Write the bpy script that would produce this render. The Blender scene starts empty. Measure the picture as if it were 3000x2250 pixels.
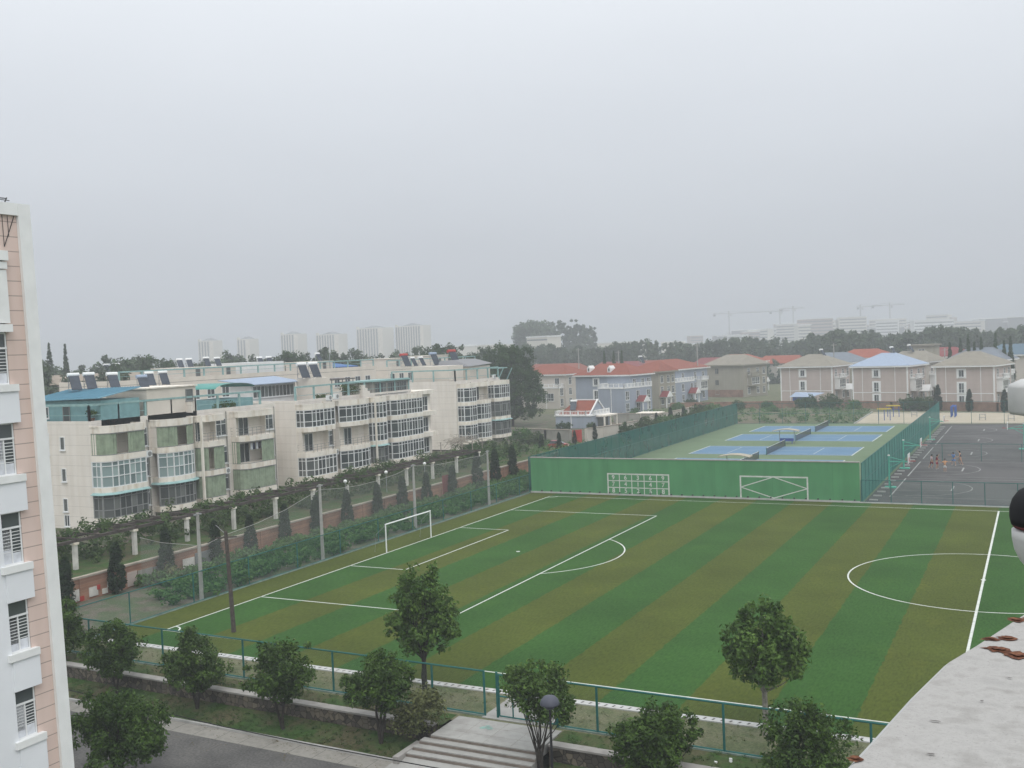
import bpy, math, random
import numpy as np
from mathutils import Vector, Matrix

# ------------------------------------------------------------------ camera, sky, sun, exposure
S = bpy.context.scene
COL = S.collection
CAM = Vector((51.224, -78.640, 17.564))
YAW, PITCH, ROLL = -0.472336, 0.035846, -0.039502
fwd = Vector((math.sin(YAW)*math.cos(PITCH), math.cos(YAW)*math.cos(PITCH), -math.sin(PITCH)))
rgt0 = Vector((math.cos(YAW), -math.sin(YAW), 0)); up0 = rgt0.cross(fwd)
rgt = math.cos(ROLL)*rgt0 + math.sin(ROLL)*up0
up = -math.sin(ROLL)*rgt0 + math.cos(ROLL)*up0
cd = bpy.data.cameras.new('camera'); cam = bpy.data.objects.new('camera', cd); COL.objects.link(cam)
m = Matrix((rgt, up, -fwd)).transposed().to_4x4(); m.translation = CAM
cam.matrix_world = m
cd.sensor_width = 36; cd.lens = 36.434; cd.clip_start = 0.05; cd.clip_end = 9000
S.camera = cam

SUN_EL, SUN_ROT = math.radians(52), math.radians(140)
w = bpy.data.worlds.new('World'); S.world = w; w.use_nodes = True
nt = w.node_tree; nt.nodes.clear()
N = nt.nodes.new; L = nt.links.new
sky = N('ShaderNodeTexSky'); sky.sky_type = 'NISHITA'; sky.sun_disc = False
sky.sun_elevation = SUN_EL; sky.sun_rotation = SUN_ROT; sky.dust_density = 8; sky.air_density = 1.2
tc = N('ShaderNodeTexCoord'); sep = N('ShaderNodeSeparateXYZ'); L(tc.outputs['Generated'], sep.inputs[0])
nz = N('ShaderNodeTexNoise'); nz.inputs['Scale'].default_value = 2.2; nz.inputs['Detail'].default_value = 4
mp = N('ShaderNodeMapping'); mp.inputs['Scale'].default_value = (1, 1, 3.5); L(tc.outputs['Generated'], mp.inputs[0]); L(mp.outputs[0], nz.inputs['Vector'])
mad = N('ShaderNodeMath'); mad.operation = 'MULTIPLY_ADD'; mad.inputs[1].default_value = 0.08
L(nz.outputs['Fac'], mad.inputs[0]); L(sep.outputs['Z'], mad.inputs[2])
cr = N('ShaderNodeValToRGB'); L(mad.outputs[0], cr.inputs[0])
e = cr.color_ramp.elements
e[0].position = 0.0; e[0].color = (0.272, 0.285, 0.308, 1)
e[1].position = 1.0; e[1].color = (0.76, 0.785, 0.81, 1)
for p, c in ((0.13, (0.296, 0.313, 0.338)), (0.25, (0.356, 0.375, 0.402)), (0.40, (0.440, 0.461, 0.487)), (0.6, (0.56, 0.585, 0.61))):
    k = e.new(p); k.color = (*c, 1)
vm = N('ShaderNodeVectorMath'); vm.operation = 'SCALE'; vm.inputs['Scale'].default_value = 20.8
L(cr.outputs[0], vm.inputs[0])
mx = N('ShaderNodeMix'); mx.data_type = 'RGBA'; mx.inputs[0].default_value = 0.965
L(sky.outputs[0], mx.inputs[6]); L(vm.outputs[0], mx.inputs[7])
bg = N('ShaderNodeBackground'); bg.inputs['Strength'].default_value = 0.1
out = N('ShaderNodeOutputWorld'); L(mx.outputs[2], bg.inputs[0]); L(bg.outputs[0], out.inputs[0])

sd = bpy.data.lights.new('sun', 'SUN'); sd.energy = 1.0; sd.angle = math.radians(35); sd.color = (1, .97, .93)
so = bpy.data.objects.new('sun', sd); COL.objects.link(so)
so.rotation_euler = (math.pi/2-SUN_EL, 0, math.pi-SUN_ROT+math.radians(0)); so.location = (0, 0, 300)

S.view_settings.view_transform = 'Standard'; S.view_settings.look = 'None'
S.view_settings.exposure = 0.0; S.view_settings.gamma = 1
c = S.cycles
c.max_bounces = 6; c.diffuse_bounces = 3; c.glossy_bounces = 2; c.transmission_bounces = 2
c.volume_bounces = 1; c.transparent_max_bounces = 16; c.use_denoising = True
c.caustics_reflective = c.caustics_refractive = False; c.sample_clamp_indirect = 4

# ------------------------------------------------------------------ materials
MATS = {}
def mat(name, col, rough=.85, var=.12, scale=2.5, spec=.25, kind=None, col2=None, metal=0, **k):
    if name in MATS: return MATS[name]
    m = bpy.data.materials.new(name); m.use_nodes = True; MATS[name] = m
    t = m.node_tree; b = t.nodes['Principled BSDF']; n = t.nodes.new; l = t.links.new
    b.inputs['Roughness'].default_value = rough; b.inputs['Specular IOR Level'].default_value = spec
    b.inputs['Metallic'].default_value = metal
    g = n('ShaderNodeNewGeometry')
    def noise(sc, det=5, vec=None, stretch=None):
        x = n('ShaderNodeTexNoise'); x.inputs['Scale'].default_value = sc; x.inputs['Detail'].default_value = det
        v = vec or g.outputs['Position']
        if stretch:
            mpn = n('ShaderNodeMapping'); mpn.inputs['Scale'].default_value = stretch; l(v, mpn.inputs[0]); v = mpn.outputs[0]
        l(v, x.inputs['Vector']); return x.outputs['Fac']
    def ramp(src, stops):
        r = n('ShaderNodeValToRGB'); l(src, r.inputs[0]); el = r.color_ramp.elements
        while len(el) < len(stops): el.new(.5)
        for q, (p, cc) in zip(el, stops): q.position = p; q.color = (*cc, 1)
        return r.outputs[0]
    def mix(f, a, bb, mode='MIX'):
        x = n('ShaderNodeMix'); x.data_type = 'RGBA'; x.blend_type = mode
        for s, v in ((0, f), (6, a), (7, bb)):
            if isinstance(v, (int, float)): x.inputs[s].default_value = v
            elif isinstance(v, tuple): x.inputs[s].default_value = (*v[:3], 1)
            else: l(v, x.inputs[s])
        return x.outputs[2]
    def math_(op, a, bb=None, cc=None):
        x = n('ShaderNodeMath'); x.operation = op
        for i, v in enumerate((a, bb, cc)):
            if v is None: continue
            if isinstance(v, (int, float)): x.inputs[i].default_value = v
            else: l(v, x.inputs[i])
        return x.outputs[0]
    def sc(f): return tuple(max(0, x*f) for x in col)
    col2_ = col2 or sc(1+var)
    base = ramp(noise(scale), [(.3, sc(1-var)), (.5, col), (.72, col2_)])
    if kind == 'leaf':
        base = ramp(g.outputs['Random Per Island'], [(0, sc(.55)), (.5, col), (1, col2 or sc(1.7))])
        base = mix(.5, base, ramp(noise(k.get('big', .9), 3), [(.35, sc(.6)), (.65, col2 or sc(1.5))]))
    if kind == 'turf':
        sx = n('ShaderNodeSeparateXYZ'); l(g.outputs['Position'], sx.inputs[0])
        wob = math_('MULTIPLY_ADD', noise(1.3, 3), .35, sx.outputs['X'])
        f = math_('FLOORED_MODULO', math_('FLOOR', math_('DIVIDE', math_('SUBTRACT', wob, .17), 3.948)), 2)
        cc = mix(f, col, col2)
        br = ramp(noise(5.0, 6, stretch=(1.6, .5, 1)), [(.28, (.72, .74, .72)), (.5, (1, 1, 1)), (.74, (1.28, 1.26, 1.2))])
        br2 = ramp(noise(.16, 6), [(.3, (.84, .85, .86)), (.7, (1.14, 1.13, 1.12))])
        wr = ramp(noise(.5, 7, stretch=(1, .45, 1)), [(.58, (1, 1, 1)), (.75, (1.22, 1.12, 1.05))]); br2 = mix(1, br2, wr, 'MULTIPLY')
        base = mix(1, mix(1, cc, br, 'MULTIPLY'), br2, 'MULTIPLY')
    if kind in ('lines', 'panel'):     # joints at a fixed height step
        sx = n('ShaderNodeSeparateXYZ'); l(g.outputs['Position'], sx.inputs[0])
        st = k.get('step', 1.0); wd = k.get('wd', .03)
        f = math_('LESS_THAN', math_('FLOORED_MODULO', math_('ADD', sx.outputs['Z'], k.get('off', 0)), st), wd)
        base = mix(math_('MULTIPLY', f, k.get('amt', .6)), base, sc(.4))
        st_ = ramp(noise(1.0, 6, stretch=(1.6, 1.6, .14)), [(.35, (.86, .84, .8)), (.6, (1, 1, 1))])
        base = mix(k.get('grime', .7), base, mix(1, base, st_, 'MULTIPLY'))
    if kind == 'worn':
        sx = n('ShaderNodeSeparateXYZ'); l(g.outputs['Position'], sx.inputs[0])
        base = mix(1, base, ramp(noise(.8, 6, stretch=(1.2, 1, .22)), [(.3, (.86, .88, .86)), (.55, (1, 1, 1)), (.8, (1.12, 1.1, 1.08))]), 'MULTIPLY')
        f = math_('LESS_THAN', math_('FLOORED_MODULO', sx.outputs['X'], 6.31), .05); base = mix(math_('MULTIPLY', f, .3), base, sc(.5))
        sp = ramp(noise(7, 4), [(.66, (0, 0, 0)), (.74, (.5, .5, .5))]); lo = math_('LESS_THAN', sx.outputs['Z'], 2.3)
        base = mix(math_('MULTIPLY', sp, math_('MULTIPLY_ADD', lo, .7, .25)), base, (.20, .26, .19))
    if kind == 'line':
        base = mix(ramp(noise(1.1, 7), [(.5, (0, 0, 0)), (.78, (.62, .62, .62))]), base, (.30, .36, .26))
    if kind == 'grime':
        st_ = ramp(noise(1.3, 6, stretch=(1.5, 1.5, .3)), [(.3, (.80, .75, .68)), (.52, (1, 1, 1))])
        base = mix(1, base, st_, 'MULTIPLY')
    if kind == 'brick':
        x = n('ShaderNodeTexBrick'); tcx = n('ShaderNodeTexCoord')
        mpn = n('ShaderNodeMapping'); l(tcx.outputs['Object'], mpn.inputs[0]); mpn.inputs['Rotation'].default_value = k.get('rot', (math.pi/2, 0, math.pi/2))
        l(mpn.outputs[0], x.inputs['Vector']); x.inputs['Scale'].default_value = k.get('bs', 4)
        x.inputs['Color1'].default_value = (*col, 1); x.inputs['Color2'].default_value = (*(col2 or sc(.7)), 1)
        x.inputs['Mortar'].default_value = (*k.get('mortar', (.3, .27, .24)), 1); x.inputs['Mortar Size'].default_value = k.get('ms', .012)
        base = mix(1, x.outputs['Color'], ramp(noise(.6, 6), [(.3, (.68, .68, .68)), (.7, (1.2, 1.15, 1.1))]), 'MULTIPLY')
    if kind == 'rubble':
        v = n('ShaderNodeTexVoronoi'); v.inputs['Scale'].default_value = k.get('vs', 3.2); l(g.outputs['Position'], v.inputs['Vector'])
        v2 = n('ShaderNodeTexVoronoi'); v2.feature = 'DISTANCE_TO_EDGE'; v2.inputs['Scale'].default_value = k.get('vs', 3.2); l(g.outputs['Position'], v2.inputs['Vector'])
        hs = n('ShaderNodeSeparateColor'); l(v.outputs['Color'], hs.inputs[0])
        base = mix(1, ramp(hs.outputs[0], [(0, sc(.6)), (.5, col), (1, col2_)]), ramp(v2.outputs['Distance'], [(.02, (.45, .45, .45)), (.08, (1, 1, 1))]), 'MULTIPLY')
    if kind == 'ground':
        base = mix(ramp(noise(k.get('ps', .35), 7), [(.42, (0, 0, 0)), (.6, (1, 1, 1))]), base, col2)
        base = mix(1, base, ramp(noise(9, 5), [(.3, (.7, .7, .7)), (.7, (1.3, 1.3, 1.3))]), 'MULTIPLY')
    if kind == 'concrete':
        base = mix(ramp(noise(k.get('s2', 7), 8), [(.56, (0, 0, 0)), (.75, (.75, .75, .75))]), base, col2)
        base = mix(ramp(noise(k.get('s3', 40), 6), [(.6, (0, 0, 0)), (.72, (.7, .7, .7))]), base, sc(.55))
    if kind == 'glass':
        base = ramp(g.outputs['Random Per Island'], [(0, sc(.6)), (.5, col), (.75, col2 or sc(1.8)), (1, sc(.9))])
    if kind == 'rooftile':
        sx = n('ShaderNodeSeparateXYZ'); l(g.outputs['Position'], sx.inputs[0])
        f = math_('LESS_THAN', math_('FLOORED_MODULO', sx.outputs['Z'], .16), .05)
        base = mix(math_('MULTIPLY', f, .45), base, sc(.55))
    l(base, b.inputs['Base Color'])
    if k.get('bump'):
        bp = n('ShaderNodeBump'); bp.inputs['Strength'].default_value = k['bump']; bp.inputs['Distance'].default_value = k.get('bd', .02)
        l(noise(k.get('bsc', 30), 6), bp.inputs['Height']); l(bp.outputs[0], b.inputs['Normal'])
    if k.get('alpha') is not None:
        tr = n('ShaderNodeBsdfTransparent'); ms = n('ShaderNodeMixShader'); o = t.nodes['Material Output']
        ms.inputs[0].default_value = k['alpha']
        if k.get('avar'):
            l(math_('MULTIPLY_ADD', noise(k.get('asc', .8), 4), k['avar'], k['alpha']-k['avar']/2), ms.inputs[0])
        l(tr.outputs[0], ms.inputs[1]); l(b.outputs[0], ms.inputs[2]); l(ms.outputs[0], o.inputs['Surface'])
    if kind == 'leaf':
        tl = n('ShaderNodeBsdfTranslucent'); ms = n('ShaderNodeMixShader'); ms.inputs[0].default_value = .22
        l(base, tl.inputs['Color']); o = t.nodes['Material Output']
        l(b.outputs[0], ms.inputs[1]); l(tl.outputs[0], ms.inputs[2]); l(ms.outputs[0], o.inputs['Surface'])
    return m

M_ = lambda n: MATS[n]
mat('turf', (.034, .091, .019), 1, kind='turf', col2=(.069, .089, .016), spec=.1)
mat('line_white', (.60, .62, .58), .9, .08, 3, kind='line')
mat('white_paint', (.80, .81, .80), .55, .05, 1.5)
mat('white_grimy', (.56, .56, .55), .75, .06, 1.2, kind='grime')
mat('cream_wall', (.80, .75, .685), .9, .05, .5, kind='lines', step=.98, wd=.035, amt=.4, grime=.5)
mat('cream_band', (.84, .785, .70), .9, .08, .9, kind='grime')
mat('cream_back', (.72, .66, .58), .9, .08, .5)
mat('roof_dark', (.12, .11, .105), .95, .25, 1.2)
mat('glass_dark', (.045, .055, .06), .12, kind='glass', col2=(.15, .17, .165), spec=.6)
mat('glass_blue', (.23, .31, .31), .15, kind='glass', col2=(.36, .45, .44), spec=.6)
mat('glass_grey', (.085, .095, .095), .2, kind='glass', col2=(.19, .20, .19), spec=.5)
mat('frame_white', (.76, .77, .77), .5, .05, 2)
mat('frame_grey', (.26, .265, .26), .6, .1, 2)
mat('curtain_green', (.27, .33, .235), .9, .22, 1.6)
mat('teal_metal', (.28, .44, .43), .6, .15, 2)
mat('teal_wall', (.20, .37, .385), .6, .15, 1.2)
mat('blue_roof', (.15, .32, .41), .5, .12, 1.5)
mat('pale_blue_roof', (.30, .37, .48), .5, .08, 1.5)
mat('green_canopy', (.08, .29, .255), .5, .12, 1)
mat('metal_grey', (.34, .35, .36), .45, .15, 3, metal=.5)
mat('collector', (.045, .06, .085), .25, .3, 2, spec=.6)
mat('tank_white', (.80, .81, .80), .35, .04, 2)
mat('red_paint', (.42, .05, .04), .5, .15, 2)
mat('brown_rust', (.16, .085, .055), .9, .4, 6)
mat('brick_red', (.33, .185, .13), .95, kind='brick', col2=(.24, .14, .10), bs=2.2, mortar=(.34, .29, .25))
mat('coping', (.36, .31, .26), .95, .2, 1.5)
mat('whitewash', (.62, .60, .56), .95, .25, 1.2)
mat('fence_green', (.017, .118, .108), .6, .15, 2)
mat('fence_mesh', (.05, .17, .14), .9, .1, 1, alpha=.17)
mat('fence_mesh_near', (.06, .13, .11), .9, .1, 1, alpha=.12)
mat('screen_mesh', (.012, .115, .095), .95, .2, .5, alpha=.80, avar=.2, asc=.25)
mat('screen_side', (.03, .20, .175), .95, .15, .5, alpha=.84, avar=.12, asc=.2)
mat('ball_net', (.30, .32, .31), .95, .1, 1, alpha=.19, avar=.1, asc=.5)
mat('concrete_pole', (.37, .36, .345), .9, .15, 3)
mat('dark_wood', (.075, .062, .055), .95, .3, 6)
mat('wall_green', (.080, .265, .112), .8, .06, .4, kind='worn')
mat('court_green', (.130, .185, .105), .95, .08, .25)
mat('court_blue', (.115, .21, .315), .95, .06, .4)
mat('net_black', (.02, .022, .025), .95, .2, 2, alpha=.72)
mat('asphalt', (.070, .068, .068), .95, .16, .5, kind='ground', col2=(.098, .095, .093), ps=.12)
mat('road', (.10, .097, .093), .95, .16, .6, kind='ground', col2=(.13, .125, .118), ps=.4, bump=.3)
mat('worn_line', (.34, .34, .33), .95, .3, 2.5)
mat('sand', (.46, .40, .30), .98, .08, .3, kind='ground', col2=(.49, .43, .34))
mat('soil', (.15, .125, .10), 1, .25, .8, kind='ground', col2=(.085, .105, .055), ps=.5)
mat('grass_dark', (.040, .086, .018), 1, .3, 1.2, kind='ground', col2=(.082, .076, .038), ps=.45)
mat('grass_dry', (.105, .125, .058), 1, .25, 1.5, kind='ground', col2=(.155, .15, .09), ps=.5)
mat('weeds', (.085, .125, .05), 1, .3, .7, kind='ground', col2=(.17, .14, .10), ps=.16)
mat('far_ground', (.08, .105, .055), 1, .3, .05, kind='ground', col2=(.12, .115, .075), ps=.02)
mat('paving', (.36, .355, .335), .95, .14, .8, kind='concrete', col2=(.27, .26, .245), s2=2, s3=25)
mat('kerb', (.40, .395, .38), .95, .15, 1.5)
mat('gutter', (.30, .285, .255), .95, .18, 2, kind='concrete', col2=(.23, .22, .195), s2=3, s3=20)
mat('stone_rubble', (.105, .092, .078), .95, kind='rubble', col2=(.19, .16, .12), vs=3.4, bump=.6, bsc=6)
mat('stone_coping', (.32, .305, .285), .95, .15, 2)
mat('step_edge', (.19, .16, .135), .95, .2, 3)
mat('fence_kerb', (.19, .245, .215), .95, .25, 2)
mat('bark', (.042, .036, .030), .95, .35, 9)
mat('bark_pale', (.26, .245, .21), .95, .4, 7)
mat('leaf_dark', (.029, .067, .012), .6, kind='leaf', col2=(.105, .19, .03), spec=.2)
mat('leaf_dark_fresh', (.038, .082, .015), .6, kind='leaf', col2=(.12, .205, .04), spec=.2)
mat('leaf_plane', (.055, .125, .022), .6, kind='leaf', col2=(.15, .25, .05), spec=.2)
mat('leaf_yellow', (.085, .105, .035), .7, kind='leaf', col2=(.20, .215, .085))
mat('leaf_cypress', (.017, .036, .016), .8, kind='leaf', col2=(.035, .062, .026), spec=.1)
mat('leaf_shrub', (.05, .13, .033), .8, kind='leaf', col2=(.115, .225, .055), big=.4)
mat('leaf_vine', (.048, .10, .024), .8, kind='leaf', col2=(.095, .14, .045), big=.3)
mat('leaf_far_hazy', (.098, .138, .085), .9, kind='leaf', col2=(.125, .165, .095), big=.06, spec=.1)  # distant foliage, colour lightened to carry haze the air volume doesn't supply
mat('leaf_bigtree', (.036, .078, .026), .9, kind='leaf', col2=(.07, .13, .04), big=.25, spec=.1)
mat('dead_twig', (.36, .32, .27), .95, .2, 4)
mat('grass_blade', (.045, .095, .022), .9, kind='leaf', col2=(.085, .135, .04), big=.7)
mat('villa_blue', (.335, .375, .45), .9, .05, .4, kind='lines', step=.3, wd=.03, amt=.35, grime=.4)
mat('villa_pink', (.50, .42, .385), .9, .05, .4, kind='lines', step=1.0, wd=.04, amt=.2, grime=.4)
mat('villa_beige', (.35, .325, .265), .9, .05, .4, kind='lines', step=.5, wd=.03, amt=.3, grime=.5)
mat('villa_cream', (.56, .515, .46), .9, .05, .4)
mat('roof_red', (.25, .070, .042), .8, .14, .8, kind='rooftile')
mat('roof_darkred', (.22, .05, .05), .8, .14, .8, kind='rooftile')
mat('roof_orange', (.31, .08, .045), .8, .12, .8, kind='rooftile')
mat('roof_tan', (.27, .245, .20), .85, .12, .8, kind='rooftile')
mat('roof_slate', (.19, .215, .25), .8, .1, .8, kind='rooftile')
mat('roof_steel', (.09, .15, .20), .7, .1, .8, kind='rooftile')
mat('trim_white', (.80, .80, .79), .7, .06, 1)
mat('grey_render', (.33, .32, .29), .95, .12, .5, kind='grime')
mat('brown_roof', (.30, .25, .20), .9, .15, .8)
mat('brown_wall', (.24, .20, .165), .9, .15, .8)
mat('tower_wall', (.70, .67, .60), .9, .04, .05)
mat('tower_shade', (.24, .24, .25), .9, .05, .1)
mat('dorm_white', (.78, .80, .83), .7, .035, .8)
mat('dorm_pink', (.70, .555, .495), .85, .05, .6, kind='lines', step=.545, wd=.035, amt=.75, off=.02, grime=.35)
mat('ledge_white', (.375, .365, .35), .95, .12, 22, kind='concrete', col2=(.29, .28, .265), s2=110, s3=230, bump=.6, bsc=160, bd=.003)
mat('column_white', (.50, .50, .49), .6, .06, 12)
mat('black_cloth', (.014, .014, .016), .8, .2, 20)
mat('maroon_trim', (.12, .03, .035), .7, .2, 20)
mat('rust', (.125, .050, .030), .95, .6, 120, col2=(.25, .115, .055))
mat('lamp_grey', (.075, .08, .105), .5, .08, 5)
mat('black_metal', (.022, .022, .024), .5, .15, 5)
mat('hoop_green', (.09, .40, .30), .6, .15, 2)
mat('board_white', (.70, .72, .70), .5, .05, 2)
mat('equip_blue', (.04, .09, .34), .5, .15, 3)
mat('equip_yellow', (.60, .46, .05), .5, .1, 3)
mat('canopy_tan', (.40, .36, .28), .7, .1, 1)
mat('skin', (.42, .25, .17), .6, .08, 10)
mat('hair', (.012, .01, .01), .7, .2, 20)
mat('shirt_maroon', (.22, .02, .035), .9, .12, 6); mat('shirt_pink', (.62, .48, .50), .9, .1, 6)
mat('shirt_orange', (.62, .33, .17), .9, .1, 6); mat('shirt_blue', (.10, .22, .46), .9, .1, 6)
mat('shirt_navy', (.03, .035, .07), .9, .1, 6); mat('short_white', (.72, .72, .72), .9, .06, 6)
mat('short_dark', (.05, .04, .05), .9, .1, 6); mat('shoe', (.5, .48, .46), .8, .2, 9)
mat('car_red', (.33, .035, .03), .3, .08, 2, spec=.5); mat('tyre', (.02, .02, .02), .9, .1, 5)
mat('crane_steel', (.42, .42, .42), .8, .1, 1)
mat('tarp_blue', (.05, .14, .36), .6, .15, 1)
mat('laundry', (.62, .64, .68), .9, .2, 3)
mat('cable_black', (.012, .012, .012), .6, .1, 5)
mat('teal_stain', (.24, .37, .33), .9, .15, 4)
mat('litter_leaf', (.11, .085, .04), .9, .4, 20, col2=(.17, .15, .06))
# ------------------------------------------------------------------ mesh helpers
class MB:
    """collects boxes, bars, tubes and faces; build() links them as one mesh object"""
    def __init__(s, off=(0, 0, 0)): s.v = []; s.f = []; s.m = []; s.ms = []; s.off = off
    def _mi(s, n):
        if n not in s.ms: s.ms.append(n)
        return s.ms.index(n)
    def face(s, pts, m):
        b = len(s.v); s.v += [tuple(p) for p in pts]; s.f.append(tuple(range(b, b+len(pts)))); s.m.append(s._mi(m)); return s
    def solid(s, vs, fs, m):
        b = len(s.v); s.v += [tuple(p) for p in vs]; i = s._mi(m)
        for f in fs: s.f.append(tuple(b+q for q in f)); s.m.append(i)
        return s
    def box(s, x0, x1, y0, y1, z0, z1, m):
        return s.solid([(x0,y0,z0),(x1,y0,z0),(x1,y1,z0),(x0,y1,z0),(x0,y0,z1),(x1,y0,z1),(x1,y1,z1),(x0,y1,z1)],
            [(0,3,2,1),(4,5,6,7),(0,1,5,4),(1,2,6,5),(2,3,7,6),(3,0,4,7)], m)
    def prism(s, poly, z0, z1, m, cap=None, bottom=True):
        n = len(poly); b = len(s.v)
        s.v += [(p[0], p[1], z0) for p in poly] + [(p[0], p[1], z1) for p in poly]
        i = s._mi(m)
        for k in range(n): s.f.append((b+k, b+(k+1) % n, b+n+(k+1) % n, b+n+k)); s.m.append(i)
        s.f.append(tuple(b+n+k for k in range(n))); s.m.append(s._mi(cap or m))
        if bottom: s.f.append(tuple(b+n-1-k for k in range(n))); s.m.append(i)
        return s
    def tube(s, pts, r, m, n=6, cap=True):
        pts = [Vector(p) for p in pts]; rs = r if isinstance(r, (list, tuple)) else [r]*len(pts)
        b = len(s.v); i = s._mi(m)
        for k, p in enumerate(pts):
            d = (pts[min(k+1, len(pts)-1)] - pts[max(k-1, 0)]).normalized()
            a = Vector((0, 0, 1)) if abs(d.z) < .9 else Vector((1, 0, 0))
            u = d.cross(a).normalized(); v = d.cross(u)
            for j in range(n):
                t = 2*math.pi*j/n; q = p + rs[k]*(math.cos(t)*u + math.sin(t)*v); s.v.append(tuple(q))
        for k in range(len(pts)-1):
            for j in range(n):
                s.f.append((b+k*n+j, b+k*n+(j+1) % n, b+(k+1)*n+(j+1) % n, b+(k+1)*n+j)); s.m.append(i)
        if cap:
            s.f.append(tuple(b+n-1-j for j in range(n))); s.m.append(i)
            s.f.append(tuple(b+(len(pts)-1)*n+j for j in range(n))); s.m.append(i)
        return s
    def bar(s, p, q, wdt, m, h=None):
        p, q = Vector(p), Vector(q); d = (q-p).normalized(); a = Vector((0, 0, 1)) if abs(d.z) < .95 else Vector((0, 1, 0))
        u = d.cross(a).normalized()*(wdt/2); v = d.cross(u).normalized()*((h or wdt)/2)
        return s.solid([p-u-v, p+u-v, p+u+v, p-u+v, q-u-v, q+u-v, q+u+v, q-u+v],
            [(0,3,2,1),(4,5,6,7),(0,1,5,4),(1,2,6,5),(2,3,7,6),(3,0,4,7)], m)
    def lathe(s, prof, m, cx=0, cy=0, n=24):
        b = len(s.v); i = s._mi(m)
        for r, z in prof:
            for j in range(n):
                t = 2*math.pi*j/n; s.v.append((cx+r*math.cos(t), cy+r*math.sin(t), z))
        for k in range(len(prof)-1):
            for j in range(n):
                s.f.append((b+k*n+j, b+k*n+(j+1) % n, b+(k+1)*n+(j+1) % n, b+(k+1)*n+j)); s.m.append(i)
        s.f.append(tuple(b+n-1-j for j in range(n))); s.m.append(i)
        s.f.append(tuple(b+(len(prof)-1)*n+j for j in range(n))); s.m.append(i)
        return s
    def mesh(s, name, smooth=False):
        me = bpy.data.meshes.new(name); ox, oy, oz = s.off
        me.from_pydata([(x-ox, y-oy, z-oz) for x, y, z in s.v], [], s.f)
        for n in s.ms: me.materials.append(MATS[n])
        me.polygons.foreach_set('material_index', s.m)
        if smooth: me.polygons.foreach_set('use_smooth', [True]*len(s.f))
        me.update(); return me
    def build(s, name, parent=None, smooth=False, loc=None):
        return put(name, s.mesh(name, smooth), parent, loc)

def put(name, me, parent=None, loc=None, rz=0):
    o = bpy.data.objects.new(name, me); COL.objects.link(o)
    if parent is not None: o.parent = parent
    if loc is not None: o.location = loc
    if rz: o.rotation_euler = (0, 0, rz)
    return o
def tag(o, label, cat, group=None, kind=None):
    if label: o['label'] = label
    if cat: o['category'] = cat
    if group: o['group'] = group
    if kind: o['kind'] = kind
    return o
def thing(name, label, cat, loc=(0, 0, 0), rz=0, group=None):
    o = bpy.data.objects.new(name, None); COL.objects.link(o); o.location = loc; o.rotation_euler = (0, 0, rz)
    o.empty_display_size = .3
    return tag(o, label, cat, group)
def structure(name, mb, smooth=False):
    o = mb.build(name, None, smooth); o['kind'] = 'structure'; return o
def dup(root, loc, rz=None, label=None, group=None, scale=None):
    r = root.copy(); COL.objects.link(r); r.location = loc
    if rz is not None: r.rotation_euler = (0, 0, rz)
    if scale is not None: r.scale = (scale,)*3 if isinstance(scale, (int, float)) else scale
    if label: r['label'] = label
    if group: r['group'] = group
    for ch in list(root.children):
        c2 = ch.copy(); COL.objects.link(c2); c2.parent = r
        for g2 in ch.children:
            d = g2.copy(); COL.objects.link(d); d.parent = c2
    return r
ORD = ['', 'first', 'second', 'third', 'fourth', 'fifth', 'sixth', 'seventh', 'eighth', 'ninth', 'tenth', 'eleventh', 'twelfth', 'thirteenth', 'fourteenth', 'fifteenth', 'sixteenth', 'seventeenth', 'eighteenth', 'nineteenth', 'twentieth',
       'twenty-first', 'twenty-second', 'twenty-third', 'twenty-fourth', 'twenty-fifth', 'twenty-sixth', 'twenty-seventh', 'twenty-eighth']

# leaf clouds: many small separate quads spread through clumps
def leaf_verts(rng, cen, rad, per, size, up=.35, flat=.6):
    cen = np.asarray(cen, float); n = len(cen)*per
    c_ = np.repeat(cen, per, 0); r_ = np.repeat(np.asarray(rad, float).reshape(-1, 1) if np.ndim(rad) else np.full((len(cen), 1), rad), per, 0)
    d = rng.normal(size=(n, 3)); d /= np.linalg.norm(d, axis=1, keepdims=True)
    p = c_ + d*r_*(rng.random((n, 1))**.45)
    nr = d*.7 + rng.normal(size=(n, 3))*.6 + np.array([0, 0, up]); nr /= np.linalg.norm(nr, axis=1, keepdims=True)
    t = np.cross(nr, rng.normal(size=(n, 3))); t /= np.linalg.norm(t, axis=1, keepdims=True); b = np.cross(nr, t)
    s = size*(.55+.9*rng.random((n, 1)))
    t *= s; b *= s*flat
    return np.stack([p-t, p-b*.9+nr*s*.12, p+t, p+b*.9+nr*s*.12], 1)
def quads_mesh(name, V, m):
    n = len(V); me = bpy.data.meshes.new(name)
    me.vertices.add(n*4); me.vertices.foreach_set('co', V.reshape(-1).astype(np.float32))
    me.loops.add(n*4); me.loops.foreach_set('vertex_index', np.arange(n*4, dtype=np.int32))
    me.polygons.add(n); me.polygons.foreach_set('loop_start', np.arange(0, n*4, 4, dtype=np.int32)); me.polygons.foreach_set('loop_total', np.full(n, 4, np.int32))
    me.materials.append(MATS[m]); me.update(calc_edges=True); return me
def blob_clumps(rng, lobes, n, shell=.55):
    """clump centres spread near the surface of a set of ellipsoid lobes (cx,cy,cz,rx,ry,rz)"""
    lobes = np.asarray(lobes, float); vol = lobes[:, 3]*lobes[:, 4]*lobes[:, 5]; pick = rng.choice(len(lobes), n, p=vol/vol.sum())
    d = rng.normal(size=(n, 3)); d /= np.linalg.norm(d, axis=1, keepdims=True)
    return lobes[pick, :3] + d*lobes[pick, 3:]*(shell+(1-shell)*rng.random((n, 1)))**.8
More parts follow.
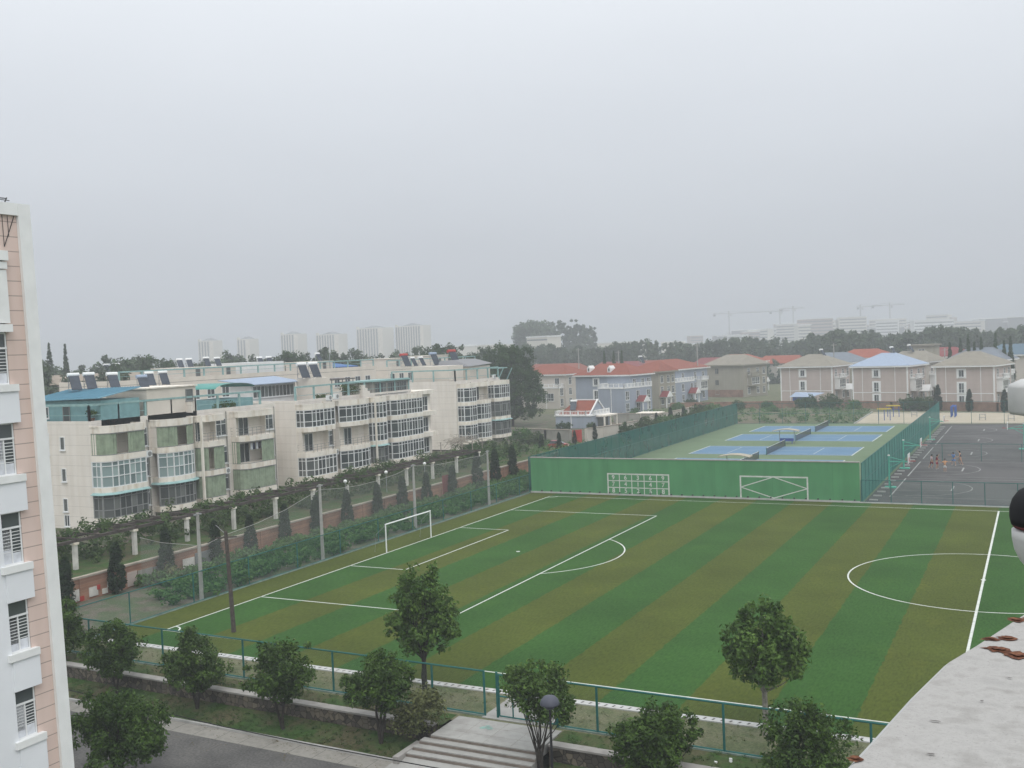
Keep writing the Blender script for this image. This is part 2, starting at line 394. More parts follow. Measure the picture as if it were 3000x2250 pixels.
def limbs(rng, mb, base, forks, tips, r0, m, bend=.12):
    for f, tp in zip(forks, tips):
        p0, p1 = Vector(base), Vector(tp); mid = Vector(f)
        pts = [p0, (p0*.5+mid*.5)+Vector(rng.normal(size=3)*bend*.3), mid, (mid*.5+p1*.5)+Vector(rng.normal(size=3)*bend), p1]
        mb.tube(pts, [r0, r0*.85, r0*.68, r0*.45, r0*.18], m, 7)

# ------------------------------------------------------------------ haze (one even air volume around everything, sky outside)
hm = bpy.data.materials.new('haze'); hm.use_nodes = True; t_ = hm.node_tree; t_.nodes.clear()
pv = t_.nodes.new('ShaderNodeVolumePrincipled'); pv.inputs['Density'].default_value = HAZE = 0.00094; pv.inputs['Color'].default_value = (.74, .765, .81, 1)
pv.inputs['Anisotropy'].default_value = 0.0
t_.links.new(pv.outputs[0], t_.nodes.new('ShaderNodeOutputMaterial').inputs['Volume']); MATS['haze'] = hm
MB().box(-2300, 2300, -1500, 2300, -3, 44, 'haze').build('haze')['kind'] = 'stuff'

# ------------------------------------------------------------------ setting: ground and surfaces
g = MB()
far = -.06
g.face([(-2200,-36.5,far),(2200,-36.5,far),(2200,2200,far),(-2200,2200,far)], 'far_ground')
g.face([(-2200,-1400,-1.08),(2200,-1400,-1.08),(2200,-36.2,-1.08),(-2200,-36.2,-1.08)], 'far_ground')
g.face([(-2200,-36.5,-1.08),(2200,-36.5,-1.08),(2200,-36.5,far),(-2200,-36.5,far)], 'far_ground')
structure('ground', g)
# raised land the flats stand on, running out in a grassy bank to the north
g = MB(); X0, X1, Z = -12.62, -520, 1.75
ys = [-400, 46, 56, 66, 76, 86, 400]; zs = [Z, Z, Z-.1, Z-.6, Z-1.2, Z-1.78, Z-1.8]
for a in range(len(ys)-1):
    for xa, xb in ((X0, X0-8), (X0-8, X1)):
        g.face([(xb, ys[a], zs[a]), (xa, ys[a], zs[a]), (xa, ys[a+1], zs[a+1]), (xb, ys[a+1], zs[a+1])], 'grass_dark' if xa == X0 else 'soil')
g.face([(X0,-400,-.06),(X0,46,-.06),(X0,46,Z),(X0,-400,Z)], 'soil')
for a in range(1, 5): g.face([(X0,ys[a],-.06),(X0,ys[a+1],-.06),(X0,ys[a+1],zs[a+1]),(X0,ys[a],zs[a])], 'soil')
structure('terrace_ground', g)
def sheet(name, x0, x1, y0, y1, z, m): return structure(name, MB().face([(x0,y0,z),(x1,y0,z),(x1,y1,z),(x0,y1,z)], m))
structure('planted_strip', MB().face([(-12.6,-36,-.03),(-3.34,-36,-.03),(-3.34,62,-.03),(-12.6,62,-.03)], 'soil'))
sheet('football_pitch', -3.3, 100, -32.35, 32.5, 0, 'turf')
# painted lines, 4 mm above the turf
pl = MB(); z = .004; W = .115; LW = 47.377
def ln(a, b, w=W):
    a, b = Vector((*a, z)), Vector((*b, z)); d = (b-a).normalized(); n_ = Vector((-d.y, d.x, 0))*(w/2)
    pl.face([a-n_-d*w/2, b-n_+d*w/2, b+n_+d*w/2, a+n_-d*w/2], 'line_white')
def arc(cx, cy, r, a0, a1, n, w=W):
    for k in range(n):
        t0, t1 = a0+(a1-a0)*k/n, a0+(a1-a0)*(k+1)/n
        pl.face([(cx+(r-w/2)*math.cos(t0), cy+(r-w/2)*math.sin(t0), z), (cx+(r+w/2)*math.cos(t0), cy+(r+w/2)*math.sin(t0), z),
                 (cx+(r+w/2)*math.cos(t1), cy+(r+w/2)*math.sin(t1), z), (cx+(r-w/2)*math.cos(t1), cy+(r-w/2)*math.sin(t1), z)], 'line_white')
ln((0,-29.6), (0,30.2)); ln((0,-29.55), (94.7,-30.95)); ln((0,30.2), (94.7,30.2))
ln((0,-20.16), (16.5,-20.16)); ln((16.5,-20.16), (16.5,20.16)); ln((0,20.16), (16.5,20.16))
ln((0,-9.11), (5.4,-9.11)); ln((5.4,-9.11), (5.4,9.11)); ln((0,9.11), (5.4,9.11))
z = .008; ln((LW,-29.98), (LW,30.2), .16); z = .006
arc(LW, 0, 9.0, 0, 2*math.pi, 96); arc(11, 0, 9.1, -.92, .92, 30); arc(0,-29.6, 1.0, 0, math.pi/2, 10); arc(0, 30.2, 1.0, -math.pi/2, 0, 10)
z = .012; arc(LW, 0, .09, 0, 2*math.pi, 14, .18); arc(11, 0, .09, 0, 2*math.pi, 14, .18)
structure('pitch_markings', pl)
# slotted white drain edging along the near side, and a pale kerb on the far side
g = MB(); g.box(-3.0, 100, -32.86, -32.36, -.05, .03, 'white_grimy')
for k in range(250):
    x = -2.8+k*.41; g.face([(x,-32.72,.034),(x+.10,-32.72,.034),(x+.16,-32.5,.034),(x+.06,-32.5,.034)], 'roof_dark')
structure('drain_kerb', g)
structure('far_kerb', MB().box(-3.3, 100, 32.5, 32.72, -.05, .10, 'kerb'))
structure('strip_path', MB().face([(-8,-36.9,-.02),(100,-36.9,-.02),(100,-32.87,-.02),(-8,-32.87,-.02)], 'grass_dry'))
# near ground below the retaining wall: lawn falling to a kerb, gutter and road
def ky(x): return -39.85-.025*(x-14)          # kerb line
def wy(x): return -37.35-.026*(x-5)           # retaining wall line
g = MB()
for xa, xb in ((-30, 25.4), (31.9, 80)):
    g.face([(xa, ky(xa)+.06, -.93), (xb, ky(xb)+.06, -.93), (xb, wy(xb)-.2, -.66), (xa, wy(xa)-.2, -.66)], 'grass_dark')
structure('lawn', g)
g = MB()
for xa, xb in ((-30, 24.9), (31.9, 80)):
    g.solid([(xa,ky(xa)-.08,-1.06),(xb,ky(xb)-.08,-1.06),(xb,ky(xb)+.06,-1.06),(xa,ky(xa)+.06,-1.06),(xa,ky(xa)-.08,-.88),(xb,ky(xb)-.08,-.88),(xb,ky(xb)+.06,-.88),(xa,ky(xa)+.06,-.88)],
        [(0,3,2,1),(4,5,6,7),(0,1,5,4),(1,2,6,5),(2,3,7,6),(3,0,4,7)], 'kerb')
structure('road_kerb', g)
g = MB(); x = -30
while x < 80:
    x2 = x+1.5; g.face([(x,ky(x)-1.2,-.99),(x2-.03,ky(x2)-1.2,-.99),(x2-.03,ky(x2)-.08,-.99),(x,ky(x)-.08,-.99)], 'gutter'); x = x2
structure('gutter_strip', g)
sheet('road', -30, 80, -49.5, -39.4, -1.0, 'road')
# entrance plaza and steps
g = MB(); g.box(26.1, 31.5, -39.0, -36.42, -.4, .02, 'paving'); g.box(27.2, 30.7, -36.15, -32.87, -.2, .015, 'paving')
for k in range(3):
    y1 = -39.0-k*.42; zt = -.13-.15*k
    g.box(25.75-.1*k, 31.6, y1-.42, y1-.002, -1.05, zt, 'paving'); g.box(25.75-.1*k, 31.6, y1-.45, y1-.422, -1.05, zt-.045, 'step_edge')
g.box(26.1, 31.5, -39.02, -39.001, -.14, -.03, 'step_edge')
for k in range(1, 4): g.box(26.1+k*1.35-.012, 26.1+k*1.35+.012, -38.98, -36.45, .0, .0225, 'gutter')
for k in range(1, 3): g.box(26.12, 31.48, -39+k*.86-.012, -39+k*.86+.012, .0, .0215, 'gutter')
rs = np.random.default_rng(4)
for q in range(9):
    a, b = 28.1+rs.normal()*.2, -37.3+rs.normal()*.16; r_ = rs.uniform(.03, .12)
    g.face([(a+r_*1.5*math.cos(k*.785)*rs.uniform(.6,1.2), b+r_*math.sin(k*.785)*rs.uniform(.6,1.2), .026+.001*q) for k in range(8)], 'teal_stain')
g.solid([(25.3,-42.0,-1.05),(31.6,-42.0,-1.05),(31.6,-40.30,-1.05),(25.3,-40.30,-1.05),(24.9,-42.0,-.97),(31.6,-42.0,-.97),(31.6,-40.30,-.58),(25.3,-40.30,-.58)],
        [(0,3,2,1),(4,5,6,7),(0,1,5,4),(1,2,6,5),(2,3,7,6),(3,0,4,7)], 'paving')
g.box(25.25, 25.55, -40.9, -38.9, -1.05, -.40, 'stone_coping')
structure('entrance_steps', g)
# tennis ground, ball courts, sand, weeds
sheet('tennis_ground', -4.4, 34.6, 32.9, 131, -.005, 'court_green')
CY = [(58.6, 69.9), (75.7, 87.4), (96.4, 108.1), (113.2, 125.3)]
g = MB(); 
for a, b in CY: g.face([(2.5,a,0),(26.8,a,0),(26.8,b,0),(2.5,b,0)], 'court_blue')
structure('tennis_court', g)
pl = MB(); z = .006
for a, b in CY:
    for x in (2.55, 26.75): ln((x,a),(x,b),.16)
    ln((2.5,a),(26.8,a),.1); ln((2.5,b),(26.8,b),.1); ln((2.6,a+1.37),(26.7,a+1.37),.07); ln((2.6,b-1.37),(26.7,b-1.37),.07)
    for x in (8.2, 21.1): ln((x,a+1.37),(x,b-1.37),.08)
    z = .011; ln((8.2,(a+b)/2),(21.1,(a+b)/2),.07); z = .006
structure('court_lines', pl)
sheet('ball_court', 34.6, 110, 32.9, 129, -.012, 'asphalt')
pl = MB(); z = .002
def wl(a, b, w=.16, m='worn_line'):
    global pl
    a, b = Vector((*a, z)), Vector((*b, z)); d = (b-a).normalized(); n_ = Vector((-d.y, d.x, 0))*(w/2)
    pl.face([a-n_, b-n_, b+n_, a+n_], m)
for y0 in (37.5, 54.6, 73, 92, 110):
    yc = y0+7.3
    wl((36.6,y0),(36.6,y0+15)); wl((36.6,y0),(64,y0),.08); wl((36.6,y0+15),(64,y0+15),.1)
    for k in range(16):
        t0, t1 = -math.pi/2+math.pi*k/16, -math.pi/2+math.pi*(k+1)/16
        wl((38.0+6.3*math.cos(t0), yc+6.3*math.sin(t0)), (38.0+6.3*math.cos(t1), yc+6.3*math.sin(t1)), .09)
    z += .004; wl((42.3,yc-1.8),(42.3,yc+1.8),.2); wl((36.7,yc-2.9),(42.3,yc-1.8),.07); wl((36.7,yc+2.9),(42.3,yc+1.8),.07); wl((49.5,y0),(49.5,y0+4),.22); wl((49.5,y0+8),(49.5,y0+12),.22); z -= .004
structure('ball_court_lines', pl)
g = MB(); g.face([(18.9,130.2,.0),(110,130.2,.0),(110,154,.0),(18.0,161.5,.0)], 'sand'); structure('sand_ground', g)
g = MB(); g.tube([(18.7,130.2,.04),(17.8,161.6,.04)], .14, 'kerb', 5); structure('sand_kerb', g)
g = MB(); rng = np.random.default_rng(5)
nx, ny = 30, 16; hh = rng.random((nx+1, ny+1))
P_ = lambda i, j: (-36+i*(54.5/nx), 131.2+j*(45/ny), (.05+.9*hh[i, j]*(math.sin(math.pi*i/nx)**.4)*(math.sin(math.pi*min(1, j/ny+.02))**.5)) if 0 < i < nx and 0 < j < ny else -.05)
for i in range(nx):
    for j in range(ny): g.face([P_(i,j), P_(i+1,j), P_(i+1,j+1), P_(i,j+1)], 'weeds')
structure('weedy_ground', g, True)
sheet('villa_ground', -130, 120, 161, 320, -.03, 'grass_dry')
# ------------------------------------------------------------------ own building: ledge, turned column
edge = [(51.17,-80.2),(50.87,-79.4),(50.85,-78.4),(50.885,-77.6),(50.94,-77.03),(50.962,-76.89),(51.0,-76.64),(51.04,-76.42),(51.082,-76.29),(51.185,-75.94),(51.27,-75.6),(51.31,-74.9),(51.31,-74.4)]
poly = edge + [(52.6,-74.4),(52.6,-80.2)]
t = thing('ledge_parapet', 'broad white rendered ledge top with rust-brown flakes beside the viewer', 'ledge', (51.5,-77,0))
o = (51.5,-77,0)
ins = []
for k, (x, y) in enumerate(edge):
    a = Vector(edge[max(k-1, 0)]); b_ = Vector(edge[min(k+1, len(edge)-1)]); d = (b_-a).normalized(); ins.append((x+d.y*.012, y-d.x*.012))
mbx = MB(o); n = len(edge)
mbx.prism(edge+[(52.6,-74.4),(52.6,-80.2)], 16.2, 16.888, 'ledge_white')
mbx.prism(ins+[(52.6,-74.4),(52.6,-80.2)], 16.889, 16.90, 'ledge_white', bottom=False)
for k in range(n-1): mbx.face([(*edge[k],16.889),(*edge[k+1],16.889),(*ins[k+1],16.9),(*ins[k],16.9)], 'column_white')
mbx.build('top_slab', t)
mbx = MB(o).box(51.35, 52.6, -80.2, -74.4, -1.0, 16.2, 'white_grimy').box(51.2, 52.6, -74.399, -73.2, -1.0, 16.44, 'white_grimy'); mbx.build('wall', t)
rng = np.random.default_rng(3)
def flake(name, pts, z):
    mb = MB(o); c_ = np.mean(pts, 0)
    mb.face([(x, y, z) for x, y in pts], 'rust'); mb.face([(c_[0]+(x-c_[0])*.6, c_[1]+(y-c_[1])*.55, z+.003) for x, y in pts], 'rust'); return mb.build(name, t)
def blot(cx, cy, rx, ry, n=16):
    return [(cx+rx*math.cos(2*math.pi*k/n)*(.55+.7*rng.random()), cy+ry*math.sin(2*math.pi*k/n)*(.55+.7*rng.random())) for k in range(n)]
for cx, cy, rx, ry in ((51.165,-76.06,.022,.022),(51.195,-76.04,.018,.015),(51.115,-76.24,.020,.012),(51.15,-76.22,.022,.016),(51.135,-76.31,.03,.022),(51.175,-76.34,.035,.026),(51.20,-76.24,.018,.01),(50.955,-76.99,.012,.012)):
    flake('rust_flake', blot(cx, cy, rx, ry), 16.902)
for cx, cy, rx, ry in ((51.055,-76.78,.010,.0025),(51.06,-76.93,.006,.003),(51.16,-76.5,.006,.002),(51.12,-76.65,.004,.003),(51.1,-77.0,.005,.002)):
    mb = MB(o); mb.face([(x, y, 16.903) for x, y in blot(cx, cy, rx, ry, 10)], 'roof_dark'); mb.build('dirt_mark', t)

P = (51.245,-73.6,16.52)
t = thing('white_column', 'slim white turned column with wide round cap at the right edge', 'column', P)
prof = [(.10,0),(.10,.03),(.05,.05),(.045,.10)]
MB().lathe([(.075,-.02-.06),(.06,-.07),(.05,-.065),(.062,-.061)], 'column_white', n=40).build('base', t, True)
MB().lathe([(.062,-.06),(.075,-.05),(.085,-.025),(.12,.02),(.142,.07),(.150,.12),(.150,.155),(.09,.16)], 'column_white', n=48).build('bowl', t, True)
MB().lathe([(.09,.161),(.09,.66)], 'column_white', n=40).build('shaft', t, True)
MB().lathe([(.09,.655),(.147,.665),(.153,.68),(.153,.78),(.149,.792),(.10,.815),(.001,.82)], 'column_white', n=48).build('cap', t, True)
t = thing('round_cushion', 'black rounded cushion with dark red rim resting in the white column bowl', 'cushion', (P[0],P[1],P[2]+.16))
MB().lathe([(.093,.0),(.140,.005),(.152,.02)], 'maroon_trim', n=40).build('rim', t, True)
MB().lathe([(.152,.02),(.158,.05),(.157,.09),(.145,.13),(.12,.165),(.093,.18)], 'black_cloth', n=40).build('body', t, True)

# ------------------------------------------------------------------ dormitory on the left (far end corner of a long facade facing the road)
DX, DY = 18.45, -51.95
t = thing('dormitory_building', 'tall white and pale pink dormitory with stacked sliding windows', 'building', (DX, DY, -1)); t.rotation_euler = (0, -math.radians(2.0), 0)
H = 24.6                                        # local top
def zz(v): return 17.56+(v-17.56)*1.12+1        # measured height -> local
yl = lambda v: (v+54.75)*1.12                   # measured y -> local y (0 = corner)
mb = MB()
mb.box(-9, -.25, -14, -.52, 0, H-.3, 'dorm_white')
mb.build('wall', t)
mb = MB().box(-.249, -.12, yl(-55.93), -.52, 0, H-.45, 'dorm_pink'); mb.build('pink_panel', t)
MB().box(-9, .02, -.519, 0, 0, H, 'white_paint').build('corner_pilaster', t)
MB().box(-9, .0, -14, -.52, H-.449, H, 'white_paint').build('parapet', t)
MB().box(-.3, -.02, -14, yl(-56.72), 0, zz(19.0), 'dorm_white').build('white_bay', t)
mb = MB(); y1 = yl(-55.84)
mb.box(-.3, .10, -14, y1, zz(20.75), zz(20.98), 'white_paint'); mb.box(-.3, .16, -14, y1+.03, zz(21.02), zz(21.34), 'white_paint'); mb.box(-.3, .06, -14, y1-.02, zz(18.99), zz(20.72), 'white_paint')
mb.box(-.3, .12, -14, y1+.02, zz(18.70), zz(18.95), 'white_paint'); mb.build('cornice', t)
sills = [17.0, 14.06, 11.17, 8.35, 5.54, 2.7]; tops = [18.69, 15.75, 12.87, 10.0, 7.13, 4.33]
wy0, wy1 = yl(-56.72), yl(-55.95)
for s_, tp in zip(sills, tops):
    z0, z1 = zz(s_), zz(tp); h = z1-z0; zt = z0+h*.70
    fr = MB(); ww = wy1-wy0; ym = (wy0+wy1)/2; X = -.16
    for a, b_ in ((wy0, wy0+.05), (wy1-.05, wy1), (ym-.025, ym+.025)): fr.box(X-.03, X+.03, a, b_, z0, zt if a > wy0+.01 and b_ < wy1-.01 else z1, 'frame_white')
    fr.box(X-.03, X+.031, wy0+.05, wy1-.05, z0, z0+.05, 'frame_white'); fr.box(X-.03, X+.031, wy0+.05, wy1-.05, z1-.05, z1, 'frame_white'); fr.box(X-.03, X+.05, wy0-.001, wy1+.001, zt-.035, zt+.035, 'frame_white')
    wdo = MB(); wdo.face([(X,wy0,zt),(X,wy1,zt),(X,wy1,z1),(X,wy0,z1)], 'glass_dark'); wdo.face([(X-.01,wy0,z0),(X-.01,ym,z0),(X-.01,ym,zt),(X-.01,wy0,zt)], 'glass_grey'); wdo.face([(X+.005,ym,z0),(X+.005,wy1,z0),(X+.005,wy1,zt),(X+.005,ym,zt)], 'glass_dark')
    wo = wdo.build('window', t); fr.build('frame', wo)
    gr = MB()
    for k in range(7): gr.box(X+.008, X+.02, wy0+.05, wy1-.05, z0+.45+k*(zt-z0-.5)/7, z0+.475+k*(zt-z0-.5)/7, 'frame_white')
    gr.build('security_bars', wo)
    cu = MB(); cu.box(X+.006, X+.008, wy0+.06, ym-.03, z0+.05, z0+(.55 if s_ > 9 else .3), 'laundry'); cu.box(X+.0061, X+.0081, ym+.03, wy1-.06, z0+.05, z0+.42, 'laundry'); cu.build('window_film', wo)
    MB().box(-.3, -.17, wy0-.02, wy1+.03, z0, z1, 'dorm_white').build('reveal', wo)
    MB().box(-.25, .11, wy0-.16, wy1+.22, z0-.26, z0-.002, 'white_paint').build('window_sill', t)
zs_ = [(sills[k], tops[k+1]) for k in range(5)]
for s_, tp in zs_: MB().box(-.25, .05, wy0-.02, wy1+.22, zz(tp)+.002, zz(s_)-.262, 'dorm_white').build('spandrel', t)
wire = MB(); wire.tube([(-.05,-13,H+.20),(-.05,-1.4,H+.14),(-.05,-.95,H+.15)], .02, 'black_metal', 4); wire.tube([(-.05,-1.3,H),(-.05,-1.3,H+.2)], .02, 'black_metal', 4); wire.tube([(-.05,-1.0,H),(-.05,-.9,H+.18)], .025, 'black_metal', 4)
wire.tube([(-.05,-1.75,H+.1),(-.05,-.8,H+.08)], .015, 'black_metal', 4); wire.build('roof_wire', t)
wire = MB(); wire.tube([(-.10,-.62,H-.47),(-.10,yl(-55.75),zz(21.5))], .016, 'black_metal', 4); wire.tube([(-.10,-.90,H-.47),(-.10,-.90,zz(21.85))], .012, 'black_metal', 4); wire.tube([(-.10,yl(-55.75),H-.47),(-.10,yl(-55.75),zz(21.5))], .012, 'black_metal', 4); wire.build('wall_cable', t)

# ------------------------------------------------------------------ retaining wall, stone
def slanted(mb, x0, x1, fy, d0, d1, z0, z1, m, nseg=8):
    for k in range(nseg):
        a, b_ = x0+(x1-x0)*k/nseg, x0+(x1-x0)*(k+1)/nseg
        vs = [(a,fy(a)+d0,z0),(b_,fy(b_)+d0,z0),(b_,fy(b_)+d1,z0),(a,fy(a)+d1,z0),(a,fy(a)+d0,z1),(b_,fy(b_)+d0,z1),(b_,fy(b_)+d1,z1),(a,fy(a)+d1,z1)]
        fs = [(0,3,2,1),(4,5,6,7),(0,1,5,4),(2,3,7,6)] + ([(3,0,4,7)] if k == 0 else []) + ([(1,2,6,5)] if k == nseg-1 else [])
        mb.solid(vs, fs, m)
for x0, x1, lab in ((-14, 25.6, 'long low rubble stone retaining wall left of the entrance steps'), (31.65, 70, 'low rubble stone retaining wall right of the entrance steps')):
    t = thing('retaining_wall', lab, 'wall', (x0, wy(x0), -.7), group='stone retaining walls by the lawn'); o = tuple(t.location)
    mb = MB(o); slanted(mb, x0, x1, wy, -.16, .25, -1.05, -.02, 'stone_rubble'); mb.build('stone_face', t)
    mb = MB(o); slanted(mb, x0, x1, wy, -.22, .30, -.018, .07, 'stone_coping'); mb.build('coping', t)
structure('upper_lawn', MB().face([(-14,wy(-14)+.2,-.01),(25.9,wy(25.9)+.2,-.01),(25.9,-36.25,-.01),(-14,-35.25,-.01)], 'grass_dark').face([(31.55,wy(31.55)+.2,-.01),(80,wy(80)+.2,-.01),(80,-36.4,-.01),(31.55,-36.25,-.01)], 'grass_dark'))

# ------------------------------------------------------------------ fences
def fence(name, label, pts, posts, h, mesh, zb=.0, rails=(0.06, .5, 1.0), post_r=.045, bottom=None, group=None, pm='fence_green'):
    """pts: the line on the ground; posts: list of points; rails at fractions of the height"""
    t = thing(name, label, 'fence', (*pts[0], zb), group=group); o = (*pts[0], zb)
    mb = MB(o)
    for a, b_ in zip(pts[:-1], pts[1:]):
        mb.face([(*a, zb+.05), (*b_, zb+.05), (*b_, zb+h), (*a, zb+h)], mesh)
    mb.build('mesh_panel', t)
    for f in rails:
        mb = MB(o)
        for a, b_ in zip(pts[:-1], pts[1:]): mb.tube([(*a, zb+h*f), (*b_, zb+h*f)], post_r*.8, pm, 6)
        mb.build('rail', t)
    base = MB().tube([(0,0,-.05),(0,0,h+.02)], post_r, pm, 6).mesh('post')
    for p in posts[:100]: put('post', base, t, (p[0]-pts[0][0], p[1]-pts[0][1], 0))
    if bottom:
        mb = MB(o)
        for a, b_ in zip(pts[:-1], pts[1:]):
            d = (Vector(b_)-Vector(a)).normalized(); nn = Vector((-d.y, d.x))*.11
            vs = [(a[0]-nn.x,a[1]-nn.y),(b_[0]-nn.x,b_[1]-nn.y),(b_[0]+nn.x,b_[1]+nn.y),(a[0]+nn.x,a[1]+nn.y)]
            mb.prism(vs, zb-.15, zb+bottom, 'fence_kerb')
        mb.build('base_kerb', t)
    return t
def fy(x): return -35.45-.021*(x-5.9)
fx = [-3.3, -.2, 5.93, 12.05, 18.2, 24.3, 27.25]
fence('wire_fence', 'green wire mesh fence running along the near side left of the gate', [(-3.3, fy(-3.3)), (27.25, fy(27.25))], [(x, fy(x)) for x in fx], 2.16, 'fence_mesh_near', rails=(.03, 1.0), bottom=.05, post_r=.055, group='green mesh fences round the pitch')
fx = [31.2, 33.1, 38.95, 44.95, 50.9, 56.9]
fence('wire_fence', 'green wire mesh fence running along the near side right of the gate', [(31.2, fy(31.2)), (62, fy(62))], [(x, fy(x)) for x in fx], 2.12, 'fence_mesh_near', rails=(.03, 1.0), bottom=.05, post_r=.055, group='green mesh fences round the pitch')
t = thing('fence_gate', 'green barred double gate in the fence above the entrance steps', 'gate', (28.15, fy(28.15), 0)); o = tuple(t.location)
for x in (27.95, 31.1): MB(o).tube([(x,fy(x),-.05),(x,fy(x),2.2)], .06, 'fence_green', 8).build('gate_post', t)
for xa, xb in ((28.05, 29.5), (29.56, 31.0)):
    mb = MB(o); 
    for zz_ in (.1, 1.05, 2.08): mb.tube([(xa,fy(xa),zz_),(xb,fy(xb),zz_)], .035, 'fence_green', 6)
    for x in (xa, (xa+xb)/2, xb): mb.tube([(x,fy(x),.1),(x,fy(x),2.08)], .035, 'fence_green', 6)
    mb.build('gate_leaf', t)
ps = [(-3.3, -35.2+k*5.9) for k in range(12)]
fence('wire_fence', 'long green wire mesh fence behind the goal beside the planted strip', [(-3.3, -35.2), (-3.7, 32.4)], [(-3.3-.4*(p[1]+35.2)/67.6, p[1]) for p in ps], 2.2, 'fence_mesh', rails=(.04, 1.0), bottom=.07, group='green mesh fences round the pitch')
ps = [(34.4+k*2.92, 32.85) for k in range(18)]
fence('wire_fence', 'green wire mesh fence between the pitch and the dark ball courts', [(34.4, 32.85), (86, 32.85)], ps, 2.35, 'fence_mesh', rails=(.03, 1.0), group='green mesh fences round the pitch')
fence('court_screen', 'tall dark green netting screen along the left side of the tennis courts', [(-4.1, 33.2), (-4.4, 131)], [(-4.1-.3*k/32, 33.2+k*97.8/32) for k in range(33)], 4.2, 'screen_mesh', rails=(.02, .5, 1.0), group='tall netting screens by the tennis courts')
fence('court_screen', 'tall teal netting screen between the tennis courts and the dark ball courts', [(34.45, 33.0), (34.1, 130.5)], [(34.45-.35*k/38, 33.0+k*97.5/38) for k in range(39)], 4.1, 'screen_side', rails=(.02, .5, 1.0), group='tall netting screens by the tennis courts')
fence('back_fence', 'thin green mesh fence along the far end of all the courts', [(-4.4, 131.1), (34.1, 130.6), (100, 129.2)], [(-4.4+k*4.6, 131.1-k*.06) for k in range(9)]+[(34.1+k*5.5, 130.6-k*.11) for k in range(12)], 4.1, 'fence_mesh_near', rails=(.02, .5, 1.0), group='green mesh fences round the courts')
fence('back_fence', 'low thin green mesh fence across the middle of the dark ball courts', [(34.4, 71.2), (100, 69.8)], [(34.4+k*4.8, 71.2-k*.1) for k in range(12)], 2.3, 'fence_mesh_near', rails=(1.0,), group='green mesh fences round the courts')
# concrete footings along the court screen
fm = MB().box(-.42, .42, -.16, .16, -.05, .11, 'kerb').mesh('concrete_footing')
for k in range(30):
    o = put('concrete_footing', fm, None, (35.35-.004*k, 34.6+k*3.05, 0), rz=.03*((k*7) % 5-2)); tag(o, 'small pale concrete footing at the foot of the teal court screen', 'footing', 'footings along the court screen')

# ------------------------------------------------------------------ green practice wall
t = thing('practice_wall', 'long green painted practice wall with white number grid and goal', 'wall', (-3.7, 32.75, 0)); o = tuple(t.location)
WH = 4.15
MB(o).box(-3.6, 34.25, 32.75, 33.05, -.05, WH, 'wall_green').build('wall', t)
MB(o).box(-3.65, 34.3, 32.70, 33.10, WH+.001, WH+.10, 'stone_coping').build('coping', t)
MB(o).box(-3.6, 34.25, 32.60, 32.749, -.02, .16, 'kerb').build('plinth', t)
Y = 32.744
def wq(mb, x0, x1, z0, z1, y=Y): mb.face([(x0,y,z0),(x1,y,z0),(x1,y,z1),(x0,y,z1)], 'line_white')
def wd(mb, a, b_, wdt, y=Y):
    a, b_ = Vector((a[0], 0, a[1])), Vector((b_[0], 0, b_[1])); d = (b_-a).normalized(); nn = Vector((-d.z, 0, d.x))*wdt/2
    mb.face([(p.x, y, p.z) for p in (a-nn, b_-nn, b_+nn, a+nn)], 'line_white')
gx0, gx1, gz = 6.22, 13.72, 2.52
mb = MB(o); wq(mb, gx0, gx0+.16, .16, gz); wq(mb, gx1-.16, gx1, .16, gz); wq(mb, gx0+.16, gx1-.16, gz-.16, gz); mb.build('painted_frame', t)
mb = MB(o)
for k in range(1, 5): wq(mb, gx0+k*1.5-.05, gx0+k*1.5+.05, .16, gz-.16, Y-.003)
for k in (.87, 1.66): wq(mb, gx0+.16, gx1-.16, k-.05, k+.05, Y)
mb.build('painted_grid', t)
gx0, gx1, gz = 21.73, 29.05, 2.57
mb = MB(o); wq(mb, gx0, gx0+.16, .16, gz); wq(mb, gx1-.16, gx1, .16, gz); wq(mb, gx0+.16, gx1-.16, gz-.16, gz); mb.build('painted_frame', t)
mb = MB(o); xm = (gx0+gx1)/2
for a, b_ in (((gx0+.1,1.3),(xm,gz-.1)),((xm,gz-.1),(gx1-.1,1.3)),((gx1-.1,1.3),(xm,.2)),((xm,.2),(gx0+.1,1.3))): wd(mb, a, b_, .10, Y-.003)
mb.build('painted_diamond', t)
def digit(ch, x, z, h=.5):
    cu = bpy.data.curves.new('digit', 'FONT'); cu.body = ch; cu.size = h*1.4; cu.align_x = 'CENTER'; cu.align_y = 'CENTER'; cu.extrude = .004; cu.offset = .014
    ob = bpy.data.objects.new('tmp', cu); COL.objects.link(ob); dg = bpy.context.evaluated_depsgraph_get()
    me = bpy.data.meshes.new_from_object(ob.evaluated_get(dg)); bpy.data.objects.remove(ob); me.materials.clear(); me.materials.append(MATS['line_white'])
    q = put('number', me, t, (x-o[0], Y-.006-o[1], z-o[2])); q.rotation_euler = (math.pi/2, 0, 0)
for r, row in enumerate(('96369', '74147', '85258')):
    for k, ch in enumerate(row): digit(ch, 6.22+.75+1.5*k, (2.02, 1.26, .50)[r])
dm = MB().tube([(0,-.001,0),(0,-.16,0)], .085, 'black_metal', 8).mesh('drain_outlet')
for k in range(30): put('drain_outlet', dm, t, (-2.2+k*1.24-o[0], 32.75-o[1], .26))

